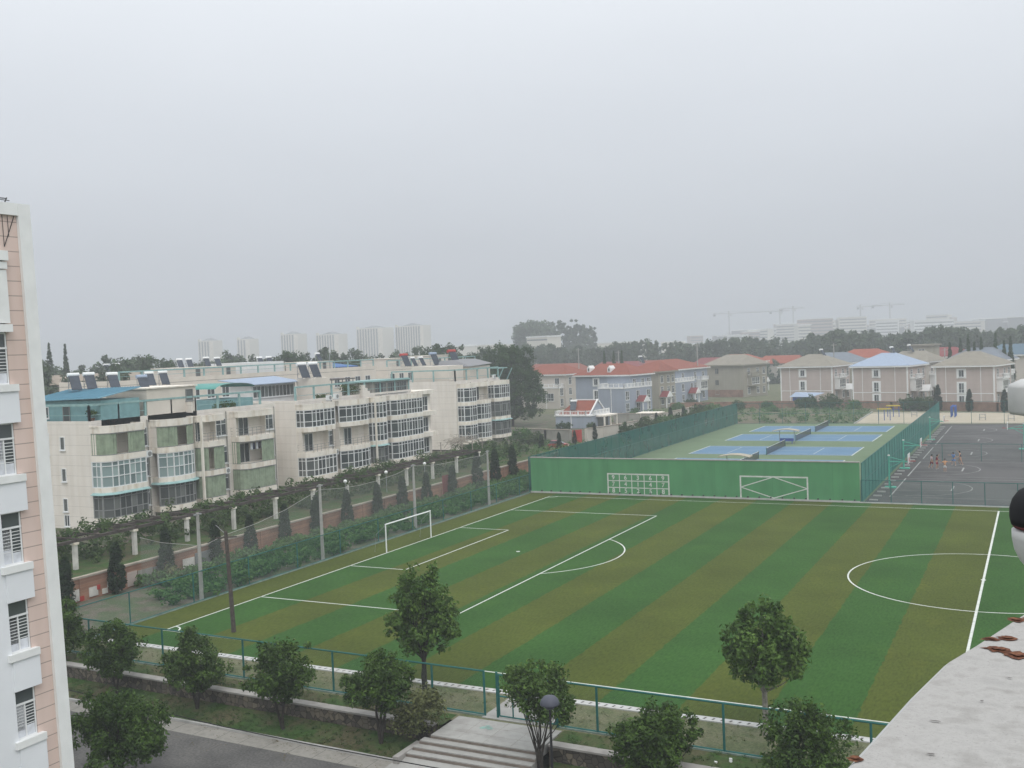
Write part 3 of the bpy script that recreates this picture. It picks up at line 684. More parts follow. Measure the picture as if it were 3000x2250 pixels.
# ------------------------------------------------------------------ goal, poles, ball net
t = thing('football_goal', 'white football goal frame on the goal line', 'goal', (0,0,0))
for y in (-3.72, 3.72): MB().tube([(0,y,0),(0,y,2.5)], .06, 'white_paint', 10).build('post', t)
MB().tube([(0,-3.78,2.5),(0,3.78,2.5)], .06, 'white_paint', 10).build('crossbar', t)
for y in (-3.72, 3.72): MB().tube([(0,y,2.44),(-1.0,y,1.6),(-1.25,y,0)], .02, 'metal_grey', 6).build('back_stay', t)
NP = [(-3.6,-22.4),(-3.7,-7.9),(-3.9,7.2),(-4.1,22.9)]; NH = [6.4, 6.5, 6.4, 6.1]
for k, ((x, y), h) in enumerate(zip(NP, NH)):
    t = thing('net_pole', ['pale concrete pole beside the bare wooden pole, nearest of the net poles', 'pale concrete pole rising left of the football goal', 'pale concrete pole rising just right of the football goal', 'pale concrete net pole nearest the green practice wall'][k], 'pole', (x, y, 0), group='concrete poles carrying the ball net')
    MB().tube([(0,0,-.1),(0,0,h)], [.16, .11], 'concrete_pole', 8).build('shaft', t)
    MB().box(-.06, .06, -.35, .35, h-.16, h-.06, 'metal_grey').build('cross_bracket', t)
t = thing('ball_net', 'sagging grey ball-stop net strung between the concrete poles', 'net', (-3.7,-27.8,0)); o = tuple(t.location)
WP = (4.8,-28.35)
mb = MB(o); ty = [(-27.9,5.6),(-26,4.9),(-24,4.4),(-22,3.9),(-19.5,4.3),(-16,4.55),(-12.5,5.05),(-10,5.6),(-7.9,6.05),(-5,5.75),(-2,5.6),(1,5.65),(4.2,5.85),(7.2,6.25),(11,5.85),(15,5.75),(19,5.75),(21.6,5.65),(22.9,5.9)]
nx_ = lambda y: -3.62-.01*(y+22)
for (ya, za), (yb, zb_) in zip(ty[:-1], ty[1:]): mb.face([(nx_(ya),ya,2.22),(nx_(yb),yb,2.22),(nx_(yb),yb,zb_),(nx_(ya),ya,za)], 'ball_net')
mb.build('netting', t)
mb = MB(o); mb.tube([(nx_(y),y,z_) for y, z_ in ty], .02, 'concrete_pole', 4); mb.build('top_cord', t)
t = thing('wooden_pole', 'dark bare wooden pole standing at the near corner of the pitch', 'pole', (*WP, 0))
MB().tube([(0,0,-.1),(-.12,0,3),(-.27,0,6.5)], [.15, .13, .11], 'dark_wood', 8).build('shaft', t)
mb = MB(); mb.bar((-.95,-.25,6.05),(.45,.2,6.15), .08, 'dark_wood'); mb.build('cross_arm', t)
mb = MB(); mb.tube([(-.27,0,6.4),(-1.3,.5,7.2),(-8.4,6,6.3)], .012, 'cable_black', 4); mb.tube([(-.2,0,5.2),(-4.5,3.4,5.0),(-8.4,6,5.2)], .012, 'cable_black', 4); mb.tube([(-.27,0,6.3),(-.9,-.2,6.9)], .015, 'metal_grey', 4); mb.build('stay_wire', t)

# ------------------------------------------------------------------ brick wall by the flats
t = thing('brick_wall', 'long red brick wall with stone coping and patches of whitewash', 'wall', (-12.45,-36,0)); o = tuple(t.location)
MB(o).box(-12.6, -12.36, -36, 62, -.1, 1.68, 'brick_red').build('wall', t)
MB(o).box(-12.68, -12.30, -36, 62, 1.682, 1.82, 'coping').build('coping', t)
pm_ = MB().box(-.06, .06, -.24, .24, -.1, 1.675, 'brick_red').mesh('pier')
for k in range(24): put('pier', pm_, t, (-12.34-o[0], -33.5+k*4-o[1], 0))
rng = np.random.default_rng(8)
for k, (y0, w_, z0, z1, m_) in enumerate([(-26.4,.6,.1,.95,'whitewash'),(-24.9,.8,.15,.85,'whitewash'),(-23.7,.5,.1,.5,'whitewash'),(-23.2,.6,.5,.95,'whitewash'),(-21.3,1.0,.1,1.2,'villa_pink'),(-20.2,1.5,.25,1.15,'grey_render'),(-18.6,.9,.1,1.1,'metal_grey'),(-15.4,1.3,.1,1.05,'whitewash'),(-14.0,2.6,.1,1.3,'metal_grey'),(-25.8,.4,.05,.4,'red_paint'),(-24.2,.3,.55,.9,'red_paint'),(26.5,1.5,.1,2.6,'roof_darkred'),(28.6,.5,.1,3.4,'cream_band')]):
    MB(o).box(-12.35+.003*k, -12.29+.003*k, y0, y0+w_, z0, z1, m_).build('patch_panel', t)
# ------------------------------------------------------------------ windows (shared meshes: glass + frame child)
WC = {}
def win_meshes(w_, h, nx, tr, fr, gl):
    """window in the local XZ plane facing -Y, origin bottom centre"""
    k = (round(w_, 2), round(h, 2), nx, tr, fr, gl)
    if k not in WC:
        mb = MB(); step = w_/nx; zt = h*(tr or 1)
        for j in range(nx):
            x0 = -w_/2+j*step
            mb.face([(x0,-.012,0),(x0+step,-.012,0),(x0+step,-.012,zt),(x0,-.012,zt)], gl)
            if tr: mb.face([(x0,-.014,zt),(x0+step,-.014,zt),(x0+step,-.014,h),(x0,-.014,h)], gl)
        f = MB(); b = .07
        f.box(-w_/2-b, -w_/2, -.07, 0, -b, h+b, fr); f.box(w_/2, w_/2+b, -.07, 0, -b, h+b, fr)
        f.box(-w_/2, w_/2, -.07, 0, -b, 0, fr); f.box(-w_/2, w_/2, -.07, 0, h, h+b, fr)
        for j in range(1, nx): f.box(-w_/2+j*step-.03, -w_/2+j*step+.03, -.05, 0, 0, h, fr)
        if tr: f.box(-w_/2, w_/2, -.055, 0, zt-.03, zt+.03, fr)
        f.box(-w_/2-b-.06, w_/2+b+.06, -.16, 0, -b-.08, -b-.002, fr)
        WC[k] = (mb.mesh('window'), f.mesh('window_frame'))
    return WC[k]
def window(parent, w_, h, loc, rz=0, nx=2, tr=.68, fr='frame_white', gl='glass_dark', name='window'):
    g_, f_ = win_meshes(w_, h, nx, tr, fr, gl)
    a = put(name, g_, parent, loc, rz); put('frame', f_, a); return a
R90 = math.pi/2      # a window turned by +90 deg faces +X

def bay_path(y0, y1, x0, dep, curved):
    n = 8 if curved else 3; pts = []
    if curved:
        for k in range(n+1):
            s = k/n; e_ = abs(2*s-1)**3.2
            pts.append((x0+dep*(1-.55*e_), y0+(y1-y0)*s))
        return [(x0, y0)]+pts+[(x0, y1)]
    return [(x0,y0),(x0+dep*.62,y0),(x0+dep,y0+.8),(x0+dep,y1-.02),(x0,y1-.02)]
def off_path(path, d):
    n = len(path); r = []
    for k in range(n):
        a = Vector(path[max(k-1,0)]); b = Vector(path[min(k+1,n-1)]); t_ = (b-a).normalized(); r.append((path[k][0]+t_.y*d, path[k][1]-t_.x*d))
    return r
def glaze(parent, path, z0, z1, kind, rng):
    """glazing, curtain or railing along a bay's edge (path runs in +y with the outside towards +x)"""
    segs = []
    for a, b in zip(path[:-1], path[1:]):
        a, b = Vector(a), Vector(b); n = max(1, round((b-a).length/.72))
        for k in range(n): segs.append((a.lerp(b, k/n), a.lerp(b, (k+1)/n)))
    gl = MB(); fr = MB(); fm, gm = {'glass': ('frame_white','glass_dark'), 'blue': ('frame_white','glass_blue'), 'grey': ('frame_grey','glass_grey'), 'pale': ('trim_white','glass_grey')}.get(kind, (None, None))
    if gm:
        zl = z0+(z1-z0)*(.33 if kind != 'blue' else .42); zu = z0+(z1-z0)*.82
        for a, b in segs:
            for p, q in ((z0, zl), (zl, zu), (zu, z1)): gl.face([(a.x,a.y,p),(b.x,b.y,p),(b.x,b.y,q),(a.x,a.y,q)], gm)
        for k, (a, b) in enumerate(segs):
            fr.bar((a.x,a.y,z0),(a.x,a.y,z1), .12 if k % 2 == 0 else .07, fm)
            for zz_, th in ((z0+.04,.09),(zl,.08),(zu,.07),(z1-.04,.09)): fr.bar((a.x+.012,a.y,zz_),(b.x+.012,b.y,zz_), .1, fm, th)
        b = segs[-1][1]; fr.bar((b.x,b.y,z0),(b.x,b.y,z1), .12, fm)
        o = gl.build('bay_glazing', parent); fr.build('frame', o)
    elif kind.startswith('curtain'):
        gap = kind[7:]; n = len(segs); lo, hi = {'': (9, 9), 'gap': (.42, .62), 'mid': (.25, .68)}[gap]
        for k, (a, b) in enumerate(segs):
            s = (k+.5)/n
            if lo < s < hi:
                if gl.f: gl.build('curtain', parent); gl = MB()
                continue
            for j in range(4):
                p, q = a.lerp(b, j/4), a.lerp(b, (j+1)/4); d = (b-a).normalized(); nn = Vector((d.y, -d.x))
                o1, o2 = (.05 if j % 2 else -.03), (-.03 if j % 2 else .05)
                p2, q2 = p+nn*o1, q+nn*o2; gl.face([(p2.x,p2.y,z0),(q2.x,q2.y,z0),(q2.x,q2.y,z1),(p2.x,p2.y,z1)], 'curtain_green')
        o = gl.build('curtain', parent)
        for a, b in segs:
            if True: fr.bar((a.x+.06,a.y,z1-.05),(b.x+.06,b.y,z1-.05), .06, 'frame_grey'); fr.bar((a.x+.06,a.y,z0+.05),(b.x+.06,b.y,z0+.05), .06, 'frame_grey')
        fr.build('frame', o)
    elif kind == 'open':
        for a, b in segs:
            for zz_ in (.3, .6, .92): fr.bar((a.x,a.y,z0+zz_),(b.x,b.y,z0+zz_), .035, 'frame_grey')
            fr.bar((a.x,a.y,z0),(a.x,a.y,z0+.92), .03, 'frame_grey')
        fr.build('railing', parent)

def flats(name, label, loc, length, bays, recess, dep=12, fl=(2.45, 5.35, 8.4, 11.35), base=0, end_win=True, seed=1):
    """loc: near corner of the bay fronts (x = front, y = near end); local x runs back negative, heights local above z=0"""
    rng = np.random.default_rng(seed); t = thing(name, label, 'apartment block', loc); zb = loc[2]; B = -1.9
    top = fl[3]+.75-zb
    mb = MB(); mb.box(-dep, B, 0, length, -.3, fl[3]-zb, 'cream_wall')
    mb.box(-dep, B, 0, .22, fl[3]-zb+.001, top, 'cream_wall'); mb.box(-dep, B, length-.22, length, fl[3]-zb+.001, top, 'cream_wall')
    mb.box(B-.22, B, .221, length-.221, fl[3]-zb+.001, top, 'cream_wall'); mb.box(-dep, -dep+.22, .221, length-.221, fl[3]-zb+.001, top, 'cream_wall')
    mb.build('wall', t)
    MB().box(-dep+.221, B-.221, .221, length-.221, fl[3]-zb, fl[3]-zb+.05, 'roof_dark').build('roof', t)
    for (y0, y1, kinds, curved) in bays:
        path = bay_path(y0, y1, B, 1.9, curved); inner = [(min(x, x), y) for x, y in off_path(path, -.09)]; inner[0] = (B, y0+.05); inner[-1] = (B, y1-.05)
        for k in range(3):
            z = fl[k]-zb; MB().prism(path, z-.14, z+.42, 'cream_band').build('balcony_band', t)
        bm = MB(); z = fl[3]-zb; bm.prism(path, z-.42, z+.16, 'cream_band', cap='roof_dark')
        for p, q in zip(path[:-1], path[1:]):   # low rim round the bay's flat top
            bm.bar((p[0]-.06, p[1], z+.22), (q[0]-.06, q[1], z+.22), .12, 'cream_band', .14)
        bm.build('bay_cap', t)
        MB().box(B, B+.7, y0+.2, y1-.2, -.3, fl[0]-zb-.141, 'grey_render').build('bay_base', t)
        for k, kd in enumerate(kinds):
            za, zt = fl[k]-zb+.421, fl[k+1]-zb-(.141 if k < 2 else .421)
            gp = inner[1:-1] if curved else inner[:-1]
            glaze(t, gp, za, zt, kd, rng)
            if kd in ('open', 'curtaingap', 'curtainmid'):
                window(t, 1.5, 2.1, (B+.01, (y0+y1)/2-.5, za+.02), R90, 2, None, 'frame_white', 'glass_dark', 'balcony_door')
            if kd in ('open', 'curtaingap', 'curtainmid'):
                for yy in (y0+.04, y1-.16): MB().box(B+.001, B+.75, yy, yy+.12, za-.002, zt+.002, 'cream_wall').build('side_wall', t)
            if kd == 'grey' and k == 0:
                mb = MB(); pp = off_path(path, .35)
                for p, q, p2, q2 in zip(path[:-1], path[1:], pp[:-1], pp[1:]): mb.solid([(*p,zt+.05),(*q,zt+.05),(*q2,zt-.12),(*p2,zt-.12),(*p,zt+.09),(*q,zt+.09),(*q2,zt-.08),(*p2,zt-.08)], [(0,3,2,1),(4,5,6,7),(0,1,5,4),(1,2,6,5),(2,3,7,6),(3,0,4,7)], 'teal_metal')
                mb.build('awning', t)
    for (y0, y1, fin) in recess:
        for k in range(3): window(t, min(1.5, y1-y0-.5), 1.75, (B, (y0+y1)/2, fl[k]-zb+.75), R90, 2, .7, 'frame_white', 'glass_grey' if k == 0 else 'glass_dark')
        MB().tube([(B+.09, fin, 0), (B+.09, fin, top-.4)], .07, 'grey_render', 6).build('drain_pipe', t)
    if end_win:
        for k in range(3):
            window(t, .5, 1.15, (-dep+7.3, 0, fl[k]-zb+1.0), 0, 1, None, 'frame_white', 'glass_grey'); window(t, 1.35, 2.0, (-dep+4.7, 0, fl[k]-zb+.5), 0, 2, .7, 'frame_white', 'glass_dark')
        window(t, .6, 1.0, (-dep+7.4, 0, .3), 0, 2, None, 'frame_white', 'glass_dark')
    return t
def rail(t, pts, zt, z0, step=3.2, m='teal_metal'):
    for a, b in zip(pts[:-1], pts[1:]):
        a, b = Vector(a), Vector(b); n = max(1, int((b-a).length/step))
        for k in range(n+1):
            p = a.lerp(b, k/n); MB().bar((p.x,p.y,z0),(p.x,p.y,zt), .2, m).build('pergola_post', t)
        MB().bar((a.x,a.y,zt),(b.x,b.y,zt), .26, m, .2).build('pergola_beam', t)
        MB().bar((a.x,a.y,z0+.55),(b.x,b.y,z0+.55), .05, m).build('handrail', t)

G0 = 1.72
A = flats('apartment_block', 'cream apartment block with green balcony curtains and a blue roof shed', (-27, -9.8, G0), 26.6,
  [(0, 5.0, ('grey','blue','curtaingap'), False), (7.4, 12.5, ('grey','blue','curtaingap'), True), (12.75, 16.0, ('curtain','curtaingap','open'), False), (19.0, 24.1, ('curtain','curtainmid','open'), False)],
  [(5.05, 7.3, 7.0), (16.1, 18.9, 18.3), (24.15, 26.5, 26.3)], dep=13, seed=2)
rail(A, [(-8.2,.1,0),(-2.0,.1,0),(-2.0,24.2,0)], 13.62-G0, 12.1-G0)
MB().box(-1.9, -1.2, 12.52, 12.74, 12.0-G0, 13.1-G0, 'cream_wall').build('parapet_step', A)
MB().box(-.18, .05, 12.52, 12.74, -.2, 11.5-G0, 'cream_band').build('white_fin', A)
mb = MB(); D0 = 11.41-G0    # blue shed across the near end
mb.box(-11.6, -1.9, 1.4, 6.2, D0, 14.0-G0, 'teal_wall'); s_ = mb.build('roof_shed', A)
mb = MB(); mb.solid([(-12.2,.95,13.95-G0),(-1.5,.95,14.2-G0),(-1.8,6.4,15.0-G0),(-12.2,6.4,14.85-G0),(-12.2,.95,14.03-G0),(-1.5,.95,14.28-G0),(-1.8,6.4,15.08-G0),(-12.2,6.4,14.93-G0)], [(0,3,2,1),(4,5,6,7),(0,1,5,4),(1,2,6,5),(2,3,7,6),(3,0,4,7)], 'blue_roof')
for k in range(27): x = -12.0+k*.385; mb.bar((x,.95,14.06-G0+.0235*(x+12.2)),(x,6.4,14.95-G0+.0145*(x+12.2)), .05, 'blue_roof', .06)
mb.build('shed_roof', s_)
window(A, .9, 1.0, (-9.6, 1.39, D0+.95), 0, 2, None); window(A, .85, 2.0, (-6.6, 1.39, D0+.1), 0, 1, None, 'frame_grey', 'glass_dark', 'shed_door')
mb = MB(); mb.box(-7.6, -1.9, 7.2, 14.0, D0, 14.75-G0, 'cream_back'); mb.box(-7.75, -1.75, 7.05, 14.15, 14.751-G0, 14.88-G0, 'cream_band'); mb.build('stair_house', A)
window(A, .9, 1.1, (-1.89, 13.0, D0+1.9), R90, 1, None, 'frame_grey', 'glass_grey')
mb = MB(); mb.box(-8.3, -4.1, 18.9, 25.4, D0, 12.9-G0, 'teal_wall'); q_ = mb.build('roof_shelter', A)
mb = MB()
for k in range(10):
    a, b = math.pi*k/10, math.pi*(k+1)/10
    y_ = lambda u: 18.9+3.25*(1-math.cos(u)); z_ = lambda u: 14.15-G0+.55*math.sin(u)
    mb.face([(-8.9,y_(a),z_(a)),(-3.7,y_(a),z_(a)),(-3.7,y_(b),z_(b)),(-8.9,y_(b),z_(b))], 'green_canopy')
mb.build('arched_canopy', q_)
B_ = flats('apartment_block', 'cream apartment block with curved white glazed bays and stepped parapet', (-27, 20.5, G0), 26,
  [(.1, 5.4, ('pale','open','glass'), False), (7.5, 14.1, ('glass','open','glass'), True), (14.3, 16.8, ('grey','glass','glass'), False), (18.7, 25.9, ('glass','glass','glass'), False)],
  [(5.45, 7.4, 7.1), (16.85, 18.6, 18.2)], dep=13, end_win=False, seed=4)
rail(B_, [(-2.0,.3,0),(-2.0,25.5,0)], 13.7-G0, 12.1-G0)
MB().box(-.18, .05, 14.12, 14.29, -.2, 11.6-G0, 'cream_band').build('white_fin', B_)
mb = MB()
for k in range(3): mb.box(-1.9, -1.3, 13.4+k*.5, 13.9+k*.5-.002, 11.5-G0, 13.3-G0-.42*k, 'cream_wall')
mb.build('parapet_step', B_)
mb = MB(); mb.box(-7, -2.0, 16.5, 25.4, D0, 13.55-G0, 'grey_render'); mb.box(-7.3,-1.7,16.2,25.7,13.551-G0,13.68-G0,'teal_metal'); mb.build('roof_room', B_)
window(B_, 4.6, 1.4, (-1.99, 22.5, D0+.5), R90, 8, None, 'frame_grey', 'glass_dark'); window(B_, 2.6, 1.4, (-1.99, 18.4, D0+.5), R90, 4, None, 'frame_grey', 'glass_dark')
MB().box(-8.4, -5.6, 8.6, 12.0, D0, 14.5-G0, 'cream_back').build('stair_house', B_)
MB().box(-12.4, -9.0, .4, 9.0, D0, 14.08-G0, 'trim_white').build('glazed_room', B_); window(B_, 7.8, 1.35, (-8.99, 4.7, 12.5-G0), R90, 11, None, 'frame_white', 'glass_dark')
MB().solid([(-13,-1.0,14.75-G0),(-8.2,-.4,14.09-G0),(-8.2,9.6,14.09-G0),(-13,9.8,14.85-G0),(-13,-1.0,14.83-G0),(-8.2,-.4,14.17-G0),(-8.2,9.6,14.17-G0),(-13,9.8,14.93-G0)], [(0,3,2,1),(4,5,6,7),(0,1,5,4),(1,2,6,5),(2,3,7,6),(3,0,4,7)], 'pale_blue_roof').build('blue_canopy', B_)
mb = MB(); mb.box(-10,-5.4,12.2,17.5,14.05-G0,14.2-G0,'roof_dark'); 
for y in (12.4, 14.8, 17.2): mb.bar((-5.6,y,D0),(-5.6,y,14.05-G0), .1, 'metal_grey')
mb.build('flat_canopy', B_)
# far end wing of block B, stepped back
mb = MB(); mb.box(-9, -2.2, 26.01, 31.5, -.3, 11.2-G0, 'cream_wall'); mb.box(-9.2, -1.5, 26.011, 31.6, 11.201-G0, 11.75-G0, 'cream_band')
for z in (5.2, 8.25): mb.box(-2.199, -1.1, 26.3, 31.5, z-.15-G0, z+.45-G0, 'cream_band')
mb.build('end_wing', B_)
for k, z in enumerate((2.7, 5.7, 8.75)): window(B_, 3.6, 2.0, (-2.2, 28.8, z+.02-G0), R90, 5, .35, 'frame_white', 'glass_dark')

C_ = flats('apartment_block', 'cream apartment block beside the big tree, farthest in its row', (-30, 64.3, G0), 15.2,
  [(.4, 3.4, ('glass','glass','glass'), False), (5.0, 9.4, ('glass','glass','open'), True), (10.7, 15.1, ('grey','grey','glass'), False)],
  [(3.45, 4.95, 4.7), (9.45, 10.65, 10.4)], dep=14, fl=(2.45, 5.5, 8.6, 11.7), end_win=False, seed=6)
rail(C_, [(-14,.1,0),(-2,.1,0),(-2,14.8,0)], 14.2-G0, 12.4-G0)
MB().box(-11, -4, 1.5, 6.3, D0+.3, 14.9-G0, 'cream_back').build('stair_house', C_)
MB().solid([(-11,6.7,14.6-G0),(-2.8,6.7,14.6-G0),(-2.8,14.6,14.9-G0),(-11,14.6,14.9-G0),(-9,7.6,15.6-G0),(-6,7.6,15.6-G0),(-6,14.0,15.8-G0),(-9,14.0,15.8-G0)], [(0,3,2,1),(4,5,6,7),(0,1,5,4),(1,2,6,5),(2,3,7,6),(3,0,4,7)], 'tower_shade').build('grey_roof', C_)
MB().box(-10.5, -3.2, 7.0, 14.2, D0+.3, 14.61-G0, 'cream_back').build('loft_wall', C_)
mb = MB(); mb.box(-6,-2.0,14.7,18.4,13.9-G0,14.05-G0,'teal_metal')
for y in (14.9, 18.2): mb.bar((-2.2,y,11.7-G0),(-1.0,y,13.9-G0), .14, 'teal_metal')
mb.build('flat_canopy', C_)

# second and third rows: plainer blocks with penthouses, seen over the first row's roofs
def back_block(label, loc, L_, dep, h, ph, seed, rm='roof_dark', wm='cream_back', pitched=False):
    t = thing('apartment_block', label, 'apartment block', loc); rng = np.random.default_rng(seed)
    mb = MB(); mb.box(-dep, 0, 0, L_, -.3, h, wm); mb.build('wall', t)
    if pitched:
        r = MB(); x0, x1, y0, y1 = -dep-.6, .6, -.6, L_+.6; xm = -dep/2
        r.solid([(x0,y0,h),(x1,y0,h),(x1,y1,h),(x0,y1,h),(xm,y0+2,h+1.7),(xm,y1-2,h+1.7)], [(0,3,2,1),(0,1,4),(1,2,5,4),(2,3,5),(3,0,4,5)], rm); r.build('roof', t)
    else:
        MB().box(-dep+.2, -.2, .2, L_-.2, h+.001, h+.05, rm).build('roof', t)
        mb = MB(); mb.box(-.2, 0, 0, L_, h+.052, h+.7, wm); mb.box(-dep, -.201, 0, .2, h+.052, h+.7, wm); mb.build('parapet', t)
        for y0, y1, hp in ph:
            mb = MB(); mb.box(-dep*.75, -2.2, y0, y1, h+.053, h+hp, wm); mb.box(-dep*.75-.15, -2.05, y0-.15, y1+.15, h+hp+.001, h+hp+.14, 'cream_band'); p_ = mb.build('penthouse', t)
            window(t, .8, 1.5, (-2.19, (y0+y1)/2, h+.3), R90, 1, None, 'frame_grey', 'glass_grey')
        rail(t, [(-.3,.3,0),(-.3,L_-.3,0)], h+1.9, h+.7, 4.0)
    n = int(L_/3.2)
    for k in range(n):
        for z in range(1, int(h/3)): window(t, 1.5, 1.6, (0, 1.6+k*3.2, z*3+.9), R90, 2, None, 'frame_white', 'glass_dark')
    return t
D_ = back_block('cream back-row apartment block with long teal roof railing and small penthouses', (-62, 24, 1.7), 62, 12, 12.6, [(14.7,20,1.95),(22.3,25.8,1.9),(33,38,1.6),(46.5,51.5,1.9)], 1)
E_ = back_block('long cream apartment block behind the far cream block by the big tree', (-62, 90, 1.7), 36, 12, 12.2, [(4,10,2.2),(20,27,2.4)], 2)
F_ = back_block('low brown-roofed apartment block behind the solar heaters', (-108, 52, 0), 34, 12, 13.9, [], 3, 'brown_roof', 'brown_wall', True)
F2 = back_block('brown-roofed apartment block at the far left edge behind the dormitory corner', (-112, 26, 0), 24, 12, 13.4, [], 4, 'brown_roof', 'brown_wall', True)
mb = MB(); mb.box(-10, -2, 28.3, 37.5, 14.35-1.7+.06, 15.0, 'trim_white'); mb.build('white_shed', D_)
mb = MB(); mb.solid([(-9,52,15.0-1.7),(-1.5,52,15.0-1.7),(-1.5,58.5,15.0-1.7),(-9,58.5,15.0-1.7),(-9,52,15.15-1.7),(-1.5,52,15.15-1.7),(-1.5,58.5,15.15-1.7),(-9,58.5,16.0-1.7)], [(0,3,2,1),(4,5,6,7),(0,1,5,4),(1,2,6,5),(2,3,7,6),(3,0,4,7)], 'tarp_blue'); mb.build('blue_canopy', D_)

# ------------------------------------------------------------------ solar water heaters on the roofs
def heater(col='tank_white', arms='metal_grey'):
    t = thing('solar_water_heater', 'x', 'water heater', (0,0,0))
    MB().tube([(.0,-.7,1.98),(0,.7,1.98)], .25, col, 12).build('tank', t, False)
    mb = MB(); mb.solid([(1.25,-.62,.12),(1.25,.62,.12),(.16,.62,1.8),(.16,-.62,1.8),(1.3,-.62,.17),(1.3,.62,.17),(.21,.62,1.85),(.21,-.62,1.85)], [(0,3,2,1),(4,5,6,7),(0,1,5,4),(1,2,6,5),(2,3,7,6),(3,0,4,7)], 'collector')
    for k in range(9): y = -.55+k*.1375; mb.bar((1.32,y,.17),(.23,y,1.86), .06, 'collector')
    mb.build('collector_panel', t)
    mb = MB()
    for y in (-.6, .6): mb.bar((0,y,0),(0,y,1.75), .06, arms); mb.bar((1.25,y,0),(1.25,y,.15), .05, arms); mb.bar((0,y,.04),(1.25,y,.04), .05, arms); mb.bar((0,y,.5),(.6,y,1.0), .04, arms)
    mb.build('stand', t)
    return t
hw = heater(); hr = heater('red_paint'); hb = heater('pale_blue_roof'); used = []
def solar(loc, rz, label, kind=None, sc_=1.0, group='solar water heaters on the flat roofs'):
    src = kind or hw
    if src not in used:
        used.append(src); src.location = loc; src.rotation_euler = (0,0,rz); src.scale = (sc_,)*3; tag(src, label, None, group); return src
    return dup(src, loc, rz, label, group, sc_)
SR = math.radians(-22)
sol = [((-36.6,-4.9,14.85),'white-tanked solar heater above the blue shed, left one of the adjoining pair'),((-36.0,-3.5,14.85),'white-tanked solar heater above the blue shed, right one of the adjoining pair'),((-35.0,-1.4,14.75),'single white-tanked solar heater on stilts just left of the cream stair house'),
 ((-35.4,4.0,14.85),'solar heater behind the cream stair house, left of the two with dark tilted panels'),((-35.0,5.6,14.85),'solar heater behind the cream stair house, right of the two with dark tilted panels'),
 ((-34.6,29.2,14.5),'large white-tanked solar heater above the blue-roofed glazed room, left of its pair'),((-34.1,30.9,14.5),'large white-tanked solar heater above the blue-roofed glazed room, right of its pair'),
 ((-68,41.4,16.2),'solar heater on the left penthouse of the back row, left of its pair'),((-67.5,42.9,16.2),'solar heater on the left penthouse of the back row, right of its pair'),
 ((-68,47.2,16.3),'solar heater on the second penthouse of the back row, left of its pair'),((-67.3,48.9,16.2),'solar heater on the second penthouse of the back row, right of its pair'),
 ((-68,60.0,16.0),'solar heater on the third penthouse of the back row, left of its pair'),((-67.6,61.9,16.0),'solar heater on the third penthouse of the back row, right of its pair'),
 ((-66,73.4,16.3),'lone white-tanked solar heater at the right end of the back row beside a pole'),
 ((-42.0,67.6,14.95),'white-tanked solar heater on the far cream block, left of the white pair'),((-41.2,68.9,14.95),'white-tanked solar heater on the far cream block, right of the white pair'),
 ((-110,64.5,15.8),'far solar heater on the brown roof, left of two'),((-110,67.3,15.8),'far solar heater on the brown roof, right of two'),
 ((-112,36,15.0),'hazy far solar heater on the leftmost brown roof, left of two'),((-112,39,15.0),'hazy far solar heater on the leftmost brown roof, right of two')]
for k, (p, lab) in enumerate(sol): solar(p, SR if k < 13 else math.radians(-12), lab, None, (.82 if k in (0,1,2) else .95 if k in (5,6) else .72))
solar((-42.6,66.0,14.95), SR, 'solar heater with red tank on the far cream block', hr); dup(hr, (-39,75.5,14.95), SR, 'red-ended solar heater beside the grey roof of the far block', None, 1.15)
solar((-40.5,71.8,14.95), SR, 'solar heater with blue tank on the far cream block', hb)
dup(hb, (-32.9,.6,14.4), SR, 'small blue-tanked solar heater low beside the cream stair house', None, .8)

# ------------------------------------------------------------------ air conditioners, laundry, roof clutter
t = thing('air_conditioner', 'x', 'air conditioner', (0,0,0)); MB().box(-.16,.16,-.42,.42,0,.62,'white_paint').build('casing', t)
mb = MB(); mb.lathe([(.24,0),(.24,.02)], 'frame_grey', n=14); f_ = mb.build('fan_grille', t); f_.rotation_euler = (0, R90, 0); f_.location = (.161,.1,.31)
MB().box(-.2,.2,-.38,.38,-.05,-.002,'metal_grey').build('bracket', t)
AC = [((-28.1,-3.6,8.05),'air conditioner by the top floor window of the curtained block near its corner'),((-28.1,7.4,5.0),'air conditioner in the shaded recess of the curtained block, middle floor'),((-27.5,25.4,11.85),'air conditioner on the bay roof of the curved-bay block, left one of two'),((-27.9,27.4,11.9),'air conditioner on the bay roof of the curved-bay block, right one of two'),
  ((-28.2,38.2,11.0),'air conditioner under the dark roof room of the curved-bay block'),((-28.2,27.2,4.9),'air conditioner beside the middle balcony of the curved-bay block'),((-32.0,77.5,12.3),'air conditioner on the top ledge of the far cream block')]
for k, (p, lab) in enumerate(AC):
    q_ = t if k == 0 else dup(t, p, 0); q_.location = p; tag(q_, lab, 'air conditioner', 'air conditioners on the flats')
t = thing('washing_line', 'washing hung out on an upper balcony of the curtained block', 'laundry', (-27.5, 11.8, 8.0)); MB().tube([(0,-1.6,0),(0,1.6,0)], .015, 'metal_grey', 4).build('line', t)
for k, (m_, y) in enumerate((('laundry',-.9),('shirt_navy',-.5),('laundry',0),('short_dark',.4),('laundry',.8))): MB().box(-.03,.03,y-.16,y+.16,-.75,-.015,m_).build('garment', t)
